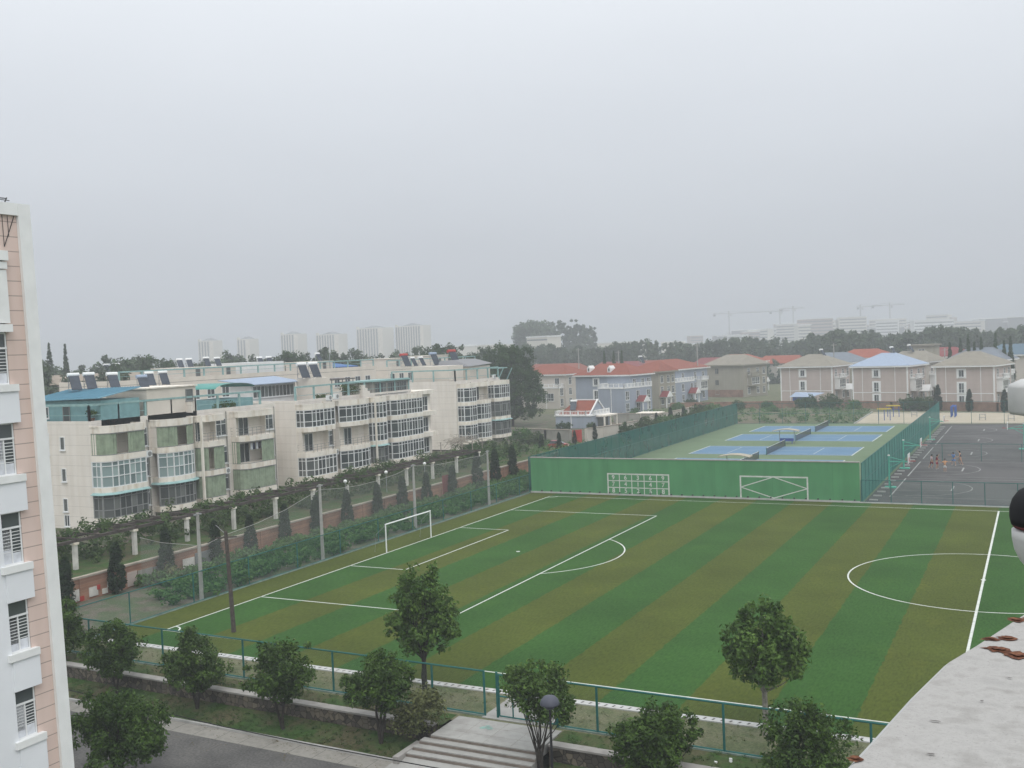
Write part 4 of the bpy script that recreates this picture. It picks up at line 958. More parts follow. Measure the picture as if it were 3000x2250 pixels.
for x, y, z, lab, sc_ in ((-29.6,-7.6,12.0,'potted roof plants behind the teal railing by the blue shed',1),(-30,9.8,11.5,'potted roof plants left of the arched green canopy',1.1),(-29.6,27.2,11.5,'reddish potted plants on the middle roof terrace',1),(-29.8,33.0,11.5,'tall potted shrub beside the stepped parapet',1.9)):
    rng = np.random.default_rng(int(abs(x*y)*7)); t = thing('roof_plant', lab, 'potted plants', (x,y,z))
    cen = [(rng.normal()*.3*sc_, rng.uniform(-1.6,1.6) if sc_ < 1.5 else rng.normal()*.5, .5*sc_+rng.random()*.4*sc_) for _ in range(14)]
    put('leaves', quads_mesh('leaves', leaf_verts(rng, cen, .35*sc_, 40, .11), 'leaf_dark'), t)
    mb = MB()
    for k in range(4): mb.lathe([(.16,0),(.22,.35)], 'brown_rust', 0, -1.2+k*.8 if sc_ < 1.5 else -.4+k*.27, 10)
    mb.build('pots', t)
# ------------------------------------------------------------------ villas
def hip(mb, x0, x1, y0, y1, z0, rise, m, along='x', frac=.3, th=.0):
    xm, ym = (x0+x1)/2, (y0+y1)/2
    if along == 'x': a, b = (x0+(x1-x0)*frac, ym), (x1-(x1-x0)*frac, ym)
    else: a, b = (xm, y0+(y1-y0)*frac), (xm, y1-(y1-y0)*frac)
    zr = z0+rise; v = [(x0,y0,z0),(x1,y0,z0),(x1,y1,z0),(x0,y1,z0),(*a,zr),(*b,zr)]
    f = [(0,1,5,4),(1,2,5),(2,3,4,5),(3,0,4)] if along == 'x' else [(0,1,4),(1,2,5,4),(2,3,5),(3,0,4,5)]
    mb.solid(v, f+[(0,3,2,1)], m)
def gable_porch(t, x, y, w_, d_, h, wall, roof):
    """porch on the +x face at local (x,y)"""
    mb = MB()
    for yy in (y-w_/2, y+w_/2-.25): mb.box(x+d_-.25, x+d_, yy, yy+.25, 0, h, 'trim_white')
    mb.box(x, x+d_+.1, y-w_/2-.1, y+w_/2+.1, h+.001, h+.22, 'trim_white'); p = mb.build('porch', t)
    zr = h+.221; r = MB(); e = .3; x1 = x+d_+e
    r.solid([(x+.002,y-w_/2-e,zr),(x1,y-w_/2-e,zr),(x1,y,zr+1.5),(x+.002,y,zr+1.5),(x+.002,y+w_/2+e,zr),(x1,y+w_/2+e,zr)], [(0,1,2,3),(3,2,5,4),(0,4,5,1)], roof); r.build('porch_roof', p)
    MB().solid([(x1-.02,y-w_/2-e,zr-.01),(x1-.02,y+w_/2+e,zr-.01),(x1-.02,y,zr+1.52),(x1+.1,y-w_/2-e,zr-.01),(x1+.1,y+w_/2+e,zr-.01),(x1+.1,y,zr+1.52)], [(0,1,2),(3,4,5),(0,3,4,1),(1,4,5,2),(2,5,3,0)], 'trim_white').build('gable', p)
def balustrade(mb, pts, z, h, m='trim_white', step=1.6):
    for a, b in zip(pts[:-1], pts[1:]):
        a, b = Vector(a), Vector(b); n = max(1, round((b-a).length/step))
        mb.bar((a.x,a.y,z+h),(b.x,b.y,z+h), .16, m, .14); mb.bar((a.x,a.y,z+.12),(b.x,b.y,z+.12), .12, m)
        for k in range(n+1): p = a.lerp(b, k/n); mb.bar((p.x,p.y,z),(p.x,p.y,z+h+.1), .24, m)
        for k in range(n*5): p = a.lerp(b, (k+.5)/(n*5)); mb.bar((p.x,p.y,z+.1),(p.x,p.y,z+h), .06, m)
def villa(label, loc, rz, w_, d_, h, wall, roof, rise=2.6, along='x', frac=.28, cols=(), side=True, trim='trim_white', quarter=False, band=True, porch=None, terrace=None, balcony=None, group=None, wins=3, prefix='villa'):
    t = thing(prefix, label, 'house', loc, rz, group); x0, x1, y0, y1 = -w_/2, w_/2, -d_/2, d_/2
    MB().box(x0, x1, y0, y1, -.3, h, wall).build('wall', t)
    e = .75; mb = MB(); mb.box(x0-e, x1+e, y0-e, y1+e, h+.001, h+.36, trim); mb.build('eaves', t)
    mb = MB(); hip(mb, x0-e-.05, x1+e+.05, y0-e-.05, y1+e+.05, h+.361, rise, roof, along, frac); mb.build('roof', t)
    for x in (x0, x1): MB().box(x-.16, x+.16, y0-.05, y0+.2, 0, h-.002, trim if quarter else wall).build('corner_trim', t)
    if quarter:
        for x in (x0+w_*.18, x1-w_*.22): MB().box(x-.06, x+.06, y0-.035, y0-.001, 0, h-.002, trim).build('wall_trim', t)
        MB().box(x0+.161, x1-.161, y0-.05, y0-.002, 2.95, 3.12, trim).build('string_course', t)
    for cx in cols:
        for k, (z, hh) in enumerate(((h-2.15, 1.45), (h-5.75, 2.1), (.35, 2.1))[:wins]):
            mb = MB(); mb.box(cx-1.05, cx+1.05, y0-.09, y0-.001, z-.4, z+hh+.35, trim); sq = mb.build('window_surround', t)
            g_, f_ = win_meshes(1.05, hh, 2, .3 if hh > 1.6 else None, 'frame_white' , 'glass_dark'); a = put('window', g_, t, (cx, y0-.092, z)); put('frame', f_, a)
    if side:
        for yy in (-d_*.28, d_*.1, d_*.36):
            for z in (.9, 3.7, 6.6): window(t, 1.3, 1.8, (x1, yy, z), R90, 2, .7, 'trim_white' if trim == 'trim_white' else 'frame_white', 'glass_dark')
    if balcony is not None:
        y_, ww, z = balcony; mb = MB(); mb.box(x1+.001, x1+1.6, y_-ww/2, y_+ww/2, z, z+.25, trim); balustrade(mb, [(x1+.1,y_-ww/2+.1),(x1+1.5,y_-ww/2+.1),(x1+1.5,y_+ww/2-.1),(x1+.1,y_+ww/2-.1)], z+.25, .8, trim); mb.build('balcony', t)
        mb = MB(); mb.box(x1+.001, x1+1.3, y_-ww/2+.2, y_+ww/2-.2, z-2.9, z-.001, trim); mb.build('bay', t)
        window(t, ww-1, 1.9, (x1+1.3, y_, z-2.3), R90, 4, .35, 'trim_white', 'glass_grey')
    if porch is not None: gable_porch(t, x1 if len(porch) < 3 else porch[2], porch[0], 2.6, 2.0, 2.7, wall, porch[1])
    if terrace is not None:
        a, b, c2, d2, zt = terrace
        MB().box(a, b, c2, d2, -.3, zt, wall).build('terrace_block', t)
        mb = MB(); mb.box(a-.1, b+.1, c2-.1, d2, zt+.001, zt+.2, trim); balustrade(mb, [(a,y0-.2),(a,c2),(b,c2),(b,d2-.1)], zt+.2, 1.0, trim); mb.build('balustrade', t)
        for yy in np.linspace(c2+1.3, d2-1.6, 3):
            for z in (.7, 3.6): window(t, 1.4, 2.0, (b, yy, z), R90, 2, .35, 'trim_white', 'glass_dark')
        MB().bar(((a+b)/2,c2-.06,0),((a+b)/2,c2-.06,zt), .14, 'trim_white').build('drain_pipe', t)
    return t
def dormer(t, x, y, z):
    mb = MB(); mb.solid([(x-.5,y-.9,z),(x+.5,y-.9,z),(x+.5,y+1.2,z),(x-.5,y+1.2,z),(x-.5,y-.9,z+1.0),(x+.5,y-.9,z+1.0),(x+.5,y+1.2,z+1.0),(x-.5,y+1.2,z+1.0),(x,y-.9,z+1.7),(x,y+1.2,z+1.7)], [(0,1,5,8,4),(1,2,6,5),(3,0,4,7),(4,8,9,7),(5,6,9,8)], 'trim_white'); o = mb.build('dormer', t)
    MB().box(x-.22, x+.22, y-.93, y-.905, z+.25, z+1.0, 'glass_dark').build('dormer_window', o)
D = math.radians
v = villa('blue-grey villa with red roof, two white roof dormers and a balustraded terrace', (-45.8, 168.2, 0), D(-13), 16.2, 10, 9.25, 'villa_blue', 'roof_red', 2.7, cols=(-1.9,), porch=(-3.2,'roof_darkred',9.6), terrace=(1.6, 9.3, -9.2, 3.2, 6.3))
dormer(v, -4.6, -3.4, 10.3); dormer(v, 1.8, -3.6, 10.2)
v = villa('grey villa with red roof and curved white balcony, partly behind the big tree', (-72.5, 190, 0), D(-10), 15, 11, 9.1, 'villa_cream', 'roof_red', 2.6, cols=(), balcony=None, terrace=(-1.5, 7.0, -8, 0, 5.6))
window(v, 4.8, 2.0, (2.8, -8.0, 2.2), 0, 5, .35, 'trim_white', 'glass_dark'); window(v, 1.4, 1.9, (4.8, -5.5, 6.4), 0, 2, None, 'trim_white', 'glass_dark')
v = villa('long blue-grey villa with red roof next to the beige villa', (-43.4, 205, 0), D(-9), 14.5, 20, 9.3, 'villa_blue', 'roof_red', 2.6, 'y', .25, cols=(2,), porch=(-6,'roof_darkred',9.7), terrace=(2.5, 9.4, -16.5, -3, 6.1), balcony=(5,5,6.0))
villa('narrow beige villa with red hipped roof squeezed between the two blue villas', (-40.8, 185.0, 0), D(-11), 7.5, 9, 9.3, 'villa_beige', 'roof_red', 2.2, cols=(), trim='villa_beige', porch=(-2.5,'roof_darkred'))
v = villa('beige villa with khaki hipped roof and brown brick base', (-31.2, 232.6, 0), D(-18), 13.2, 13, 9.3, 'villa_beige', 'roof_tan', 2.9, cols=(), trim='villa_beige', balcony=(-2,5,6.1), porch=None)
for z in (.8, 3.6, 7.0): window(v, 1.2, 1.5 if z > 3 else 1.1, (-2.6, -6.5, z), 0, 2, None, 'villa_beige', 'glass_grey')
MB().box(-6.34, 6.34, -6.56, -6.502, 0, 2.2, 'brick_red').build('brick_base', v)
v = villa('small blue-grey villa with bright red roof behind the beige villa', (-38, 262, 0), D(-14), 14, 12, 9.4, 'villa_blue', 'roof_orange', 2.4, balcony=(-3,6,6.0), porch=(2,'roof_darkred'))
v = villa('pink three-storey villa with tan roof, leftmost of the pink three', (-2.2, 203.5, 0), D(-11), 13.8, 13, 9.1, 'villa_pink', 'roof_tan', 3.0, 'x', .38, cols=(-.9,), quarter=True, balcony=(-2.4,5,6.2), porch=(3,'trim_white'), group='pink villas behind the courts')
v = villa('pink three-storey villa with pale blue roof, middle of the pink three', (18.0, 190.5, 0), D(-13), 13.2, 13, 9.1, 'villa_pink', 'pale_blue_roof', 3.0, 'x', .38, cols=(-.8,), quarter=True, balcony=(-2.4,5,6.2), porch=(3,'trim_white'), group='pink villas behind the courts')
v = villa('pink three-storey villa with tan roof, rightmost of the pink three', (37.4, 181.5, 0), D(-14), 12.6, 13, 9.0, 'villa_pink', 'roof_tan', 3.0, 'x', .38, cols=(-.6,), quarter=True, balcony=(-2.4,5,6.2), porch=(3,'trim_white'), group='pink villas behind the courts')
villa('taupe villa with slate grey roof just right of the leftmost pink villa', (-1.6, 232, 0), D(-12), 14, 14, 9.1, 'villa_beige', 'roof_slate', 2.8, balcony=(-3,5,6.0))
villa('villa with bright orange roof in the second row between the pink villas', (1.6, 268, 0), D(-12), 16, 12, 9.4, 'villa_cream', 'roof_orange', 2.7)
villa('pale cream villa with tan roof and balcony behind the pale blue roof', (21.5, 213, 0), D(-14), 11.5, 13, 9.3, 'villa_cream', 'roof_tan', 2.7, balcony=(-3,5,6.0))
villa('villa with dark red roof behind the middle pink villa', (25.5, 246, 0), D(-13), 17, 12, 9.6, 'villa_cream', 'roof_darkred', 2.6)
villa('pale pink villa with slate roof behind the rightmost pink villa', (38.0, 207, 0), D(-13), 12.6, 13, 9.4, 'villa_pink', 'roof_slate', 3.0, balcony=(-3,5,6.2))
villa('villa with steel blue roof, farthest right behind the pink villas', (45.2, 238, 0), D(-10), 15, 12, 9.8, 'villa_cream', 'roof_steel', 2.8)
t = thing('water_house', 'bare tan block building with flat overhanging roof above the dark red roof', 'building', (22.5, 232, 0), D(-12))
MB().box(-3,3,-3,3,-.3,13.3,'villa_beige').build('wall', t); MB().box(-3.5,3.5,-3.5,3.5,13.301,13.75,'roof_tan').build('roof', t); window(t, 1.6, 1.0, (0,-3,11.4), 0, 2, None)
for k, (p, rz, w_, r_, lab) in enumerate([((-118,292,0),-.1,26,'roof_red','long red roof far off just right of the big tree'),((-93,296,0),-.1,20,'roof_darkred','far red roof above the dormered villa roof'),((-78,300,0),-.1,18,'roof_red','far red roof above the ridge of the long blue villa'),((-36,318,0),-.1,17,'roof_orange','far orange roof in the gap right of the beige villa'),((-60,318,0),-.1,20,'roof_darkred','dark red far roof above the blue villas')]):
    t = thing('far_house', lab+', hazy low house', 'house', p, rz); MB().box(-w_/2,w_/2,-5,5,-.3,7.4,'villa_cream').build('wall', t); mb = MB(); hip(mb, -w_/2-.8, w_/2+.8, -5.8, 5.8, 7.401, 2.9, r_, 'x', .14); mb.build('roof', t)
# garage with red roof in front of the dormered villa
t = thing('garage_house', 'low blue-grey garage with steep red roof, white balustrade and solar heater', 'garage', (-35.4, 124.5, 0), D(-3))
MB().box(-4.9, 3.4, -4.2, 5, -.3, 2.5, 'villa_blue').build('wall', t)
mb = MB(); mb.box(-5.1, 3.6, -4.4, 5.1, 2.501, 2.7, 'trim_white'); balustrade(mb, [(-4.9,4.5),(-4.9,-4.2),(2.2,-4.2),(3.4,-3.0),(3.4,4.8)], 2.7, .85); mb.build('balustrade', t)
r = MB(); r.solid([(-4.7,-3.2,2.75),(2.6,-3.2,2.75),(2.6,4.6,2.75),(-4.7,4.6,2.75),(-2.4,.8,5.6),(2.6,.8,5.6)], [(0,1,5,4),(2,3,4,5),(3,0,4)], 'roof_red'); r.build('roof', t)
mb = MB(); mb.face([(2.58,-3.2,2.75),(2.58,4.6,2.75),(2.58,.8,5.55)], 'villa_blue'); mb.bar((2.7,-3.5,2.6),(2.7,.8,5.75), .3, 'trim_white', .22); mb.bar((2.7,.8,5.75),(2.7,5.0,2.6), .3, 'trim_white', .22); mb.bar((-2.4,.8,5.66),(2.5,.8,5.66), .2, 'trim_white'); mb.build('gable', t)
mb = MB(); mb.box(3.41, 5.4, -1.8, 4.8, 2.2, 2.5, 'cream_band')
for y in (-1.7, 1.3, 4.5): mb.box(5.1, 5.38, y, y+.28, -.2, 2.199, 'cream_band')
mb.build('carport', t); MB().box(3.405, 3.43, -1, 4.2, 0, 2.0, 'glass_dark').build('garage_door', t); MB().bar((-1.2,-4.26,0),(-1.2,-4.26,2.5), .14, 'trim_white').build('drain_pipe', t)
solar((-37.4, 123.4, 3.55), D(-80), 'solar heater leaning on the red roof of the low garage', None, 1.0, None)
for p, lab in (((-30.6,193.5,11.6),'solar heater poking above the red roof next to the beige villa'),((-.6,203.5,11.7),'solar heater on the ridge of the leftmost pink villa'),((18.6,190.8,11.9),'solar heater on the pale blue villa roof'),((20.4,212,12.0),'solar heater on the cream villa roof behind the pale blue roof')):
    solar((p[0]-(17 if p[0] < -20 else 0), p[1], p[2]), D(-20), lab, None, .95, 'solar heaters on the villa roofs')
# yard walls
def yard(label, pts, h, m='grey_render', cap='coping', pil=4.0):
    t = thing('yard_wall', label, 'wall', (*pts[0], 0)); o = (*pts[0], 0); mb = MB(o); cp = MB(o); pi_ = MB(o)
    for k, (a, b) in enumerate(zip(pts[:-1], pts[1:])):
        mb.bar((*a,h/2-.1),(*b,h/2-.1), .24, m, h+.2); cp.bar((*a,h+.08+.003*k),(*b,h+.08+.003*k), .42, cap, .14)
        A_, B2 = Vector(a), Vector(b); n = max(1, int((B2-A_).length/pil))
        for j in range(n+1): p = A_.lerp(B2, j/n); pi_.box(p.x-.2, p.x+.2, p.y-.2, p.y+.2, -.1, h+.012, m)
    mb.build('wall', t); cp.build('coping', t); pi_.build('piers', t); return t
yard('grey rendered yard wall behind the red car', [(-38,93.5),(-29,91),(-23.6,90)], 2.3)
t = thing('yard_gate', 'dark red metal gate between the grey yard walls', 'gate', (-22.6,90.6,0), D(60)); MB().box(-1,1,-.06,.06,0,2.3,'red_paint').build('gate_leaf', t); MB().bar((-.02,-.08,0),(-.02,-.08,2.3), .06, 'red_paint').build('meeting_rail', t)
yard('pale yard wall in front of the low garage', [(-22.1,93.5),(-19.4,103),(-19,112)], 2.2, 'villa_cream')
yard('pale yard wall with brown coping beside the blue villas', [(-19.6,121),(-19.2,143),(-19.5,150)], 2.3, 'villa_cream', 'coping', 3.5)
yard('pale front wall of the blue villa with porch', [(-32,133),(-21,133)], 2.0, 'grey_render')
t = thing('yard_canopy', 'pale flat entrance canopy above the yard wall by the porch villa', 'canopy', (-22,128,0)); MB().box(-2.5,2.5,-2,2,2.55,2.72,'cream_band').build('roof_slab', t)
for x in (-2.2, 2.2): MB().box(x-.12,x+.12,-.12,.12,0,2.549,'cream_band').build('post', t)
yard('low red brick wall along the back of the sand ground', [(-32,172),(-8,174),(8.8,172.2),(21,168.6),(43,161),(75,151)], 1.75, 'brick_red', 'brick_red', 5)
t = thing('blue_shed', 'small bright blue shed with pale blue roof below the leftmost pink villa', 'shed', (-1.0, 181, 0), D(-10)); MB().box(-2.2,2.2,-1.5,1.5,0,2.6,'equip_blue').build('wall', t); MB().solid([(-2.8,-2,2.5),(2.8,-2,2.5),(2.8,2,2.9),(-2.8,2,2.9),(-2,0,3.6),(4.6,2.4,3.3)], [(0,1,4),(1,5,4),(1,2,5),(2,3,4,5),(3,0,4),(0,3,2,1)], 'pale_blue_roof').build('roof', t)
# red car
t = thing('parked_car', 'small red hatchback parked by the grey yard wall', 'car', (-21.6, 80.2, 0), D(15))
mb = MB(); prof = [(-1.75,.35),(-1.75,.8),(-1.6,.95),(-1.1,1.0),(.9,1.0),(1.6,.85),(1.78,.6),(1.78,.35)]
mb.solid([(x,-.78,z) for x, z in prof]+[(x,.78,z) for x, z in prof], [tuple(range(8)), tuple(range(15,7,-1))]+[(k,(k+1)%8+0,(k+1)%8+8,k+8) for k in range(8)], 'car_red'); mb.build('body', t)
mb = MB(); mb.solid([(-1.5,-.7,.98),(1.0,-.7,.98),(1.0,.7,.98),(-1.5,.7,.98),(-1.2,-.58,1.45),(.35,-.58,1.45),(.35,.58,1.45),(-1.2,.58,1.45)], [(4,5,6,7),(0,1,5,4),(1,2,6,5),(2,3,7,6),(3,0,4,7)], 'glass_dark'); mb.build('cabin_windows', t); MB().box(-1.2,.3,-.57,.57,1.451,1.48,'car_red').build('car_roof', t)
for x in (-1.1, 1.15):
    for y in (-.74, .74): MB().tube([(x,y-.09,.3),(x,y+.09,.3)], .3, 'tyre', 14).build('wheel', t)
for y in (-.55, .55): MB().box(1.76,1.80,y-.15,y+.15,.62,.76,'trim_white').build('headlight', t)

# ------------------------------------------------------------------ tennis nets, shelters, hoops, exercise gear
nlab = ['tennis net on the blue court nearest the practice wall','tennis net on the second blue court from the practice wall','tennis net on the third blue court from the practice wall','tennis net on the farthest blue court']
for (a, b), lab in zip(CY, nlab):
    t = thing('tennis_net', lab, 'net', (14.65, (a+b)/2, 0), group='tennis nets'); h_ = (b-a)/2+.5
    for y in (-h_, h_): MB().tube([(0,y,0),(0,y,1.1)], .05, 'fence_green', 8).build('post', t)
    MB().face([(0,-h_,.03),(0,h_,.03),(0,h_,1.0),(0,-h_,1.0)], 'net_black').build('netting', t); MB().box(-.02,.02,-h_,h_,1.0,1.07,'line_white').build('top_band', t)
def shelter(loc, lab):
    t = thing('court_shelter', lab, 'shelter', loc, 0, 'bench shelters between the tennis courts')
    mb = MB(); n = 8
    for k in range(n):
        f_ = lambda u: (-2.1+4.2*u/n, 2.05+.28*math.sin(math.pi*u/n)); (xa, za), (xb, zb_) = f_(k), f_(k+1)
        mb.solid([(xa,-.9,za),(xb,-.9,zb_),(xb,.9,zb_),(xa,.9,za),(xa,-.9,za+.1),(xb,-.9,zb_+.1),(xb,.9,zb_+.1),(xa,.9,za+.1)], [(0,3,2,1),(4,5,6,7),(0,1,5,4),(2,3,7,6)], 'canopy_tan')
    mb.build('canopy', t)
    for x in (-1.2, 1.2): MB().tube([(x,.3,0),(x,.3,2.2)], .05, 'metal_grey', 8).build('post', t)
    mb = MB(); mb.box(-1.1,1.1,-.3,.15,.40,.46,'equip_blue'); mb.box(-1.1,1.1,.16,.2,.46,.85,'equip_blue'); mb.build('bench_seat', t)
    for x in (-.9,.9): MB().box(x-.03,x+.03,-.25,.1,0,.399,'equip_blue').build('bench_leg', t)
shelter((15.4, 54.8, 0), 'tan-roofed bench shelter just above the practice wall'); shelter((14.0, 92.0, 0), 'tan-roofed bench shelter with blue seats between the middle tennis courts')
def hoop(loc, rz, lab):
    t = thing('basketball_hoop', lab, 'basketball hoop', loc, rz, 'basketball hoops')
    MB().box(-.5,.7,-.5,.5,0,.12,'hoop_green').build('base', t); mb = MB(); mb.tube([(0,0,.1),(0,0,3.6)], .1, 'hoop_green', 8); mb.lathe([(.13,3.6),(.13,3.72)], 'board_white', n=10); mb.build('post', t)
    mb = MB(); mb.tube([(0,0,2.95),(2.1,0,2.95)], .06, 'hoop_green', 6); mb.tube([(0,0,3.5),(1.9,0,3.0)], .04, 'hoop_green', 6); mb.tube([(0,0,2.2),(1.3,0,2.92)], .04, 'hoop_green', 6); mb.build('arm', t)
    mb = MB(); mb.box(2.1,2.16,-.9,.9,2.85,3.9,'board_white'); b_ = mb.build('backboard', t); MB().box(2.161,2.175,-.3,.3,3.0,3.45,'red_paint').build('target_square', b_)
    mb = MB(); pts = [(2.62+.23*math.cos(2*math.pi*k/16), .23*math.sin(2*math.pi*k/16), 3.05) for k in range(17)]; mb.tube(pts, .022, 'red_paint', 5, False); mb.box(2.161,2.4,-.06,.06,3.02,3.07,'red_paint'); mb.build('rim', t)
    return t
h0 = hoop((35.75,44.3,0), 0, 'green basketball hoop nearest the pitch beside the teal screen')
dup(h0, (35.35,61.8,0), 0, 'green basketball hoop beside the teal screen, next to the players'); dup(h0, (48.9,86.5,0), math.pi, 'green basketball hoop at the right facing the other way')
dup(h0, (35.2,99.3,0), 0, 'green basketball hoop farthest along the teal screen')
def gear(lab, loc, kind, rz=0):
    t = thing('exercise_frame', lab, 'exercise equipment', loc, rz, 'outdoor exercise equipment on the sand')
    if kind == 'bars':
        for x in (-1.1, 0, 1.1): MB().tube([(x,0,0),(x,0,2.35)], .075, 'equip_blue', 8).build('post', t)
        MB().box(-1.35,1.35,-.22,.22,2.2,2.42,'equip_yellow').build('top_panel', t); MB().tube([(-1.1,0,1.5),(1.1,0,1.5)], .05, 'equip_blue', 6).build('bar', t)
    elif kind == 'ladder':
        for y in (-2.4,-.8,.8,2.4):
            for x in (-.35,.35): MB().tube([(x,y,0),(x,y,2.2)], .075, 'equip_blue', 8).build('post', t)
        mb = MB()
        for y in np.linspace(-2.4,2.4,9): mb.tube([(-.35,y,2.15),(.35,y,2.15)], .05, 'equip_blue', 6)
        mb.build('rungs', t)
        for x in (-.35,.35): MB().tube([(x,-2.4,2.15),(x,2.4,2.15)], .06, 'equip_blue', 6).build('rail', t)
    else:
        for x in (-.5,.5): MB().tube([(x,0,0),(x,0,1.2)], .06, 'metal_grey', 8).build('post', t)
        MB().box(-.6,.6,-.2,.2,.45,.53,'metal_grey').build('seat', t); MB().tube([(-.5,0,1.15),(.5,0,1.15)], .05, 'metal_grey', 6).build('bar', t)
gear('blue exercise frame with yellow top panel, nearer of the yellow-topped pair', (23.3,138.2,0), 'bars'); gear('blue exercise frame with yellow top panel, farther of the yellow-topped pair', (23.9,147.5,0), 'bars')
gear('dark blue overhead ladder standing right of the teal screen', (35.4,147.5,0), 'ladder'); gear('grey seat trainer on the sand, left of the two right of the blue ladder', (41.1,138.2,0), 'seat'); gear('grey seat trainer on the sand, right of the two right of the blue ladder', (46.1,136.2,0), 'seat')
gear('plain dark exercise frame left of the teal screen on the sand', (28.0,147,0), 'seat')

# ------------------------------------------------------------------ utility poles, lamp, cable, small litter
for x, y, h, lab in ((-79.5,224.4,16.3,'tall pale utility pole above the far red roofs, left one'),(-67.8,229.1,15.0,'pale utility pole above the dormered villa roof'),(-35.9,208.6,16.4,'tall pale utility pole beside the beige villa roof'),(-.6,222.6,15.0,'pale utility pole behind the leftmost pink villa'),(28.2,223.5,12.6,'thin pale utility pole beside the tan block building'),(44.0,226,13.4,'thin pale utility pole behind the rightmost pink villa')):
    t = thing('utility_pole', lab, 'pole', (x,y,0), 0, 'utility poles among the villas'); MB().tube([(0,0,0),(0,0,h)], [.2,.14], 'concrete_pole', 7).build('shaft', t); MB().bar((-.8,0,h-.5),(.8,0,h-.5), .12, 'concrete_pole').build('cross_arm', t)
t = thing('utility_pole', 'thin antenna mast on the back row roof beside the lone heater', 'pole', (-62.8,72.8,14.5)); MB().tube([(0,0,0),(0,0,3.2)], .07, 'metal_grey', 6).build('shaft', t)
t = thing('street_lamp', 'grey dome street lamp on a thin black post before the round tree', 'street lamp', (33.62,-42.0,-1.0))
MB().tube([(0,0,0),(0,0,4.3)], [.06,.045], 'black_metal', 10).build('post', t); MB().lathe([(.10,0),(.10,.25),(.06,.3)], 'black_metal', n=14).build('base', t)
MB().lathe([(.05,4.14),(.15,4.16),(.22,4.24),(.25,4.32)], 'lamp_grey', n=20).build('globe', t, True); MB().lathe([(.23,4.32),(.39,4.34),(.395,4.38),(.35,4.52),(.23,4.65),(.07,4.70)], 'lamp_grey', n=24).build('lamp_cap', t, True)
mb = MB((-12,-41.2,0)); pts = []
KP = [(-12,-40.6,.75),(-2,-41.0,.6),(5.6,-41.6,.5),(10,-41.95,.48),(16.7,-42.65,.48),(22.3,-43.0,.5),(28.8,-43.14,.5),(36,-43.2,.6),(44,-43.2,.8)]
for k in range(81):
    x = -12+56*k/80; pts.append((x, float(np.interp(x, [p[0] for p in KP], [p[1] for p in KP])), float(np.interp(x, [p[0] for p in KP], [p[2] for p in KP]))))
mb.tube(pts, .024, 'cable_black', 5); o = mb.build('power_cable', None, loc=(-12,-41.2,0)); tag(o, 'thin black cable sagging across the lawn in front of the wall', 'cable')
for x, y, lab in ((39.45,-37.0,'small upright white litter scrap on the grass right of the steps'),(38.9,-37.3,'tiny flat white litter scrap on the grass right of the steps'),(12.4,-38.2,'pale litter scrap on the lawn below the long stone wall')):
    mb = MB(); mb.box(-.06,.06,-.03,.03,0,.16 if 'upright' in lab else .06,'white_paint'); mb.box(-.03,.05,-.06,-.031,0,.05,'white_paint'); o = mb.build('litter', None, loc=(x,y,-.01 if y > -37.5 else -.8)); tag(o, lab, 'litter')
# garden pergola in front of the flats
t = thing('garden_pergola', 'long dark-beamed garden pergola on cream pillars above the brick wall', 'pergola', (-15.3,-24,1.72)); o = tuple(t.location)
pm_ = MB().box(-.15,.15,-.15,.15,0,1.95,'whitewash').box(-.24,.24,-.24,.24,1.951,2.12,'cream_band').mesh('pillar')
for k in range(12):
    put('pillar', pm_, t, (-.02*k, .5+5.9*k, 0))
for x in (0, -2.0): MB().bar((x,-2,2.23),(x-.25,66,2.23), .26, 'dark_wood', .22).build('beam', t)
for k in range(34): MB().bar((.45,-1.5+k*2,2.42),(-2.5,-1.5+k*2,2.42), .09, 'dark_wood', .10).build('rafter', t)
for y in (4.5, 12.2, 20.4): 
    o2 = thing('garden_lamp', ['white globe garden lamp low on the pergola, nearest','white globe garden lamp on the pergola, middle one','white globe garden lamp on the pergola, farthest one'][[4.5,12.2,20.4].index(y)], 'lamp', (-14.6,y+6,1.72), 0, 'globe lamps by the pergola'); MB().tube([(0,0,0),(0,0,2.1)], .04, 'metal_grey', 6).build('post', o2); MB().lathe([(.05,2.1),(.17,2.2),(.2,2.3),(.17,2.42),(.04,2.5)], 'white_paint', n=12).build('globe', o2, True)
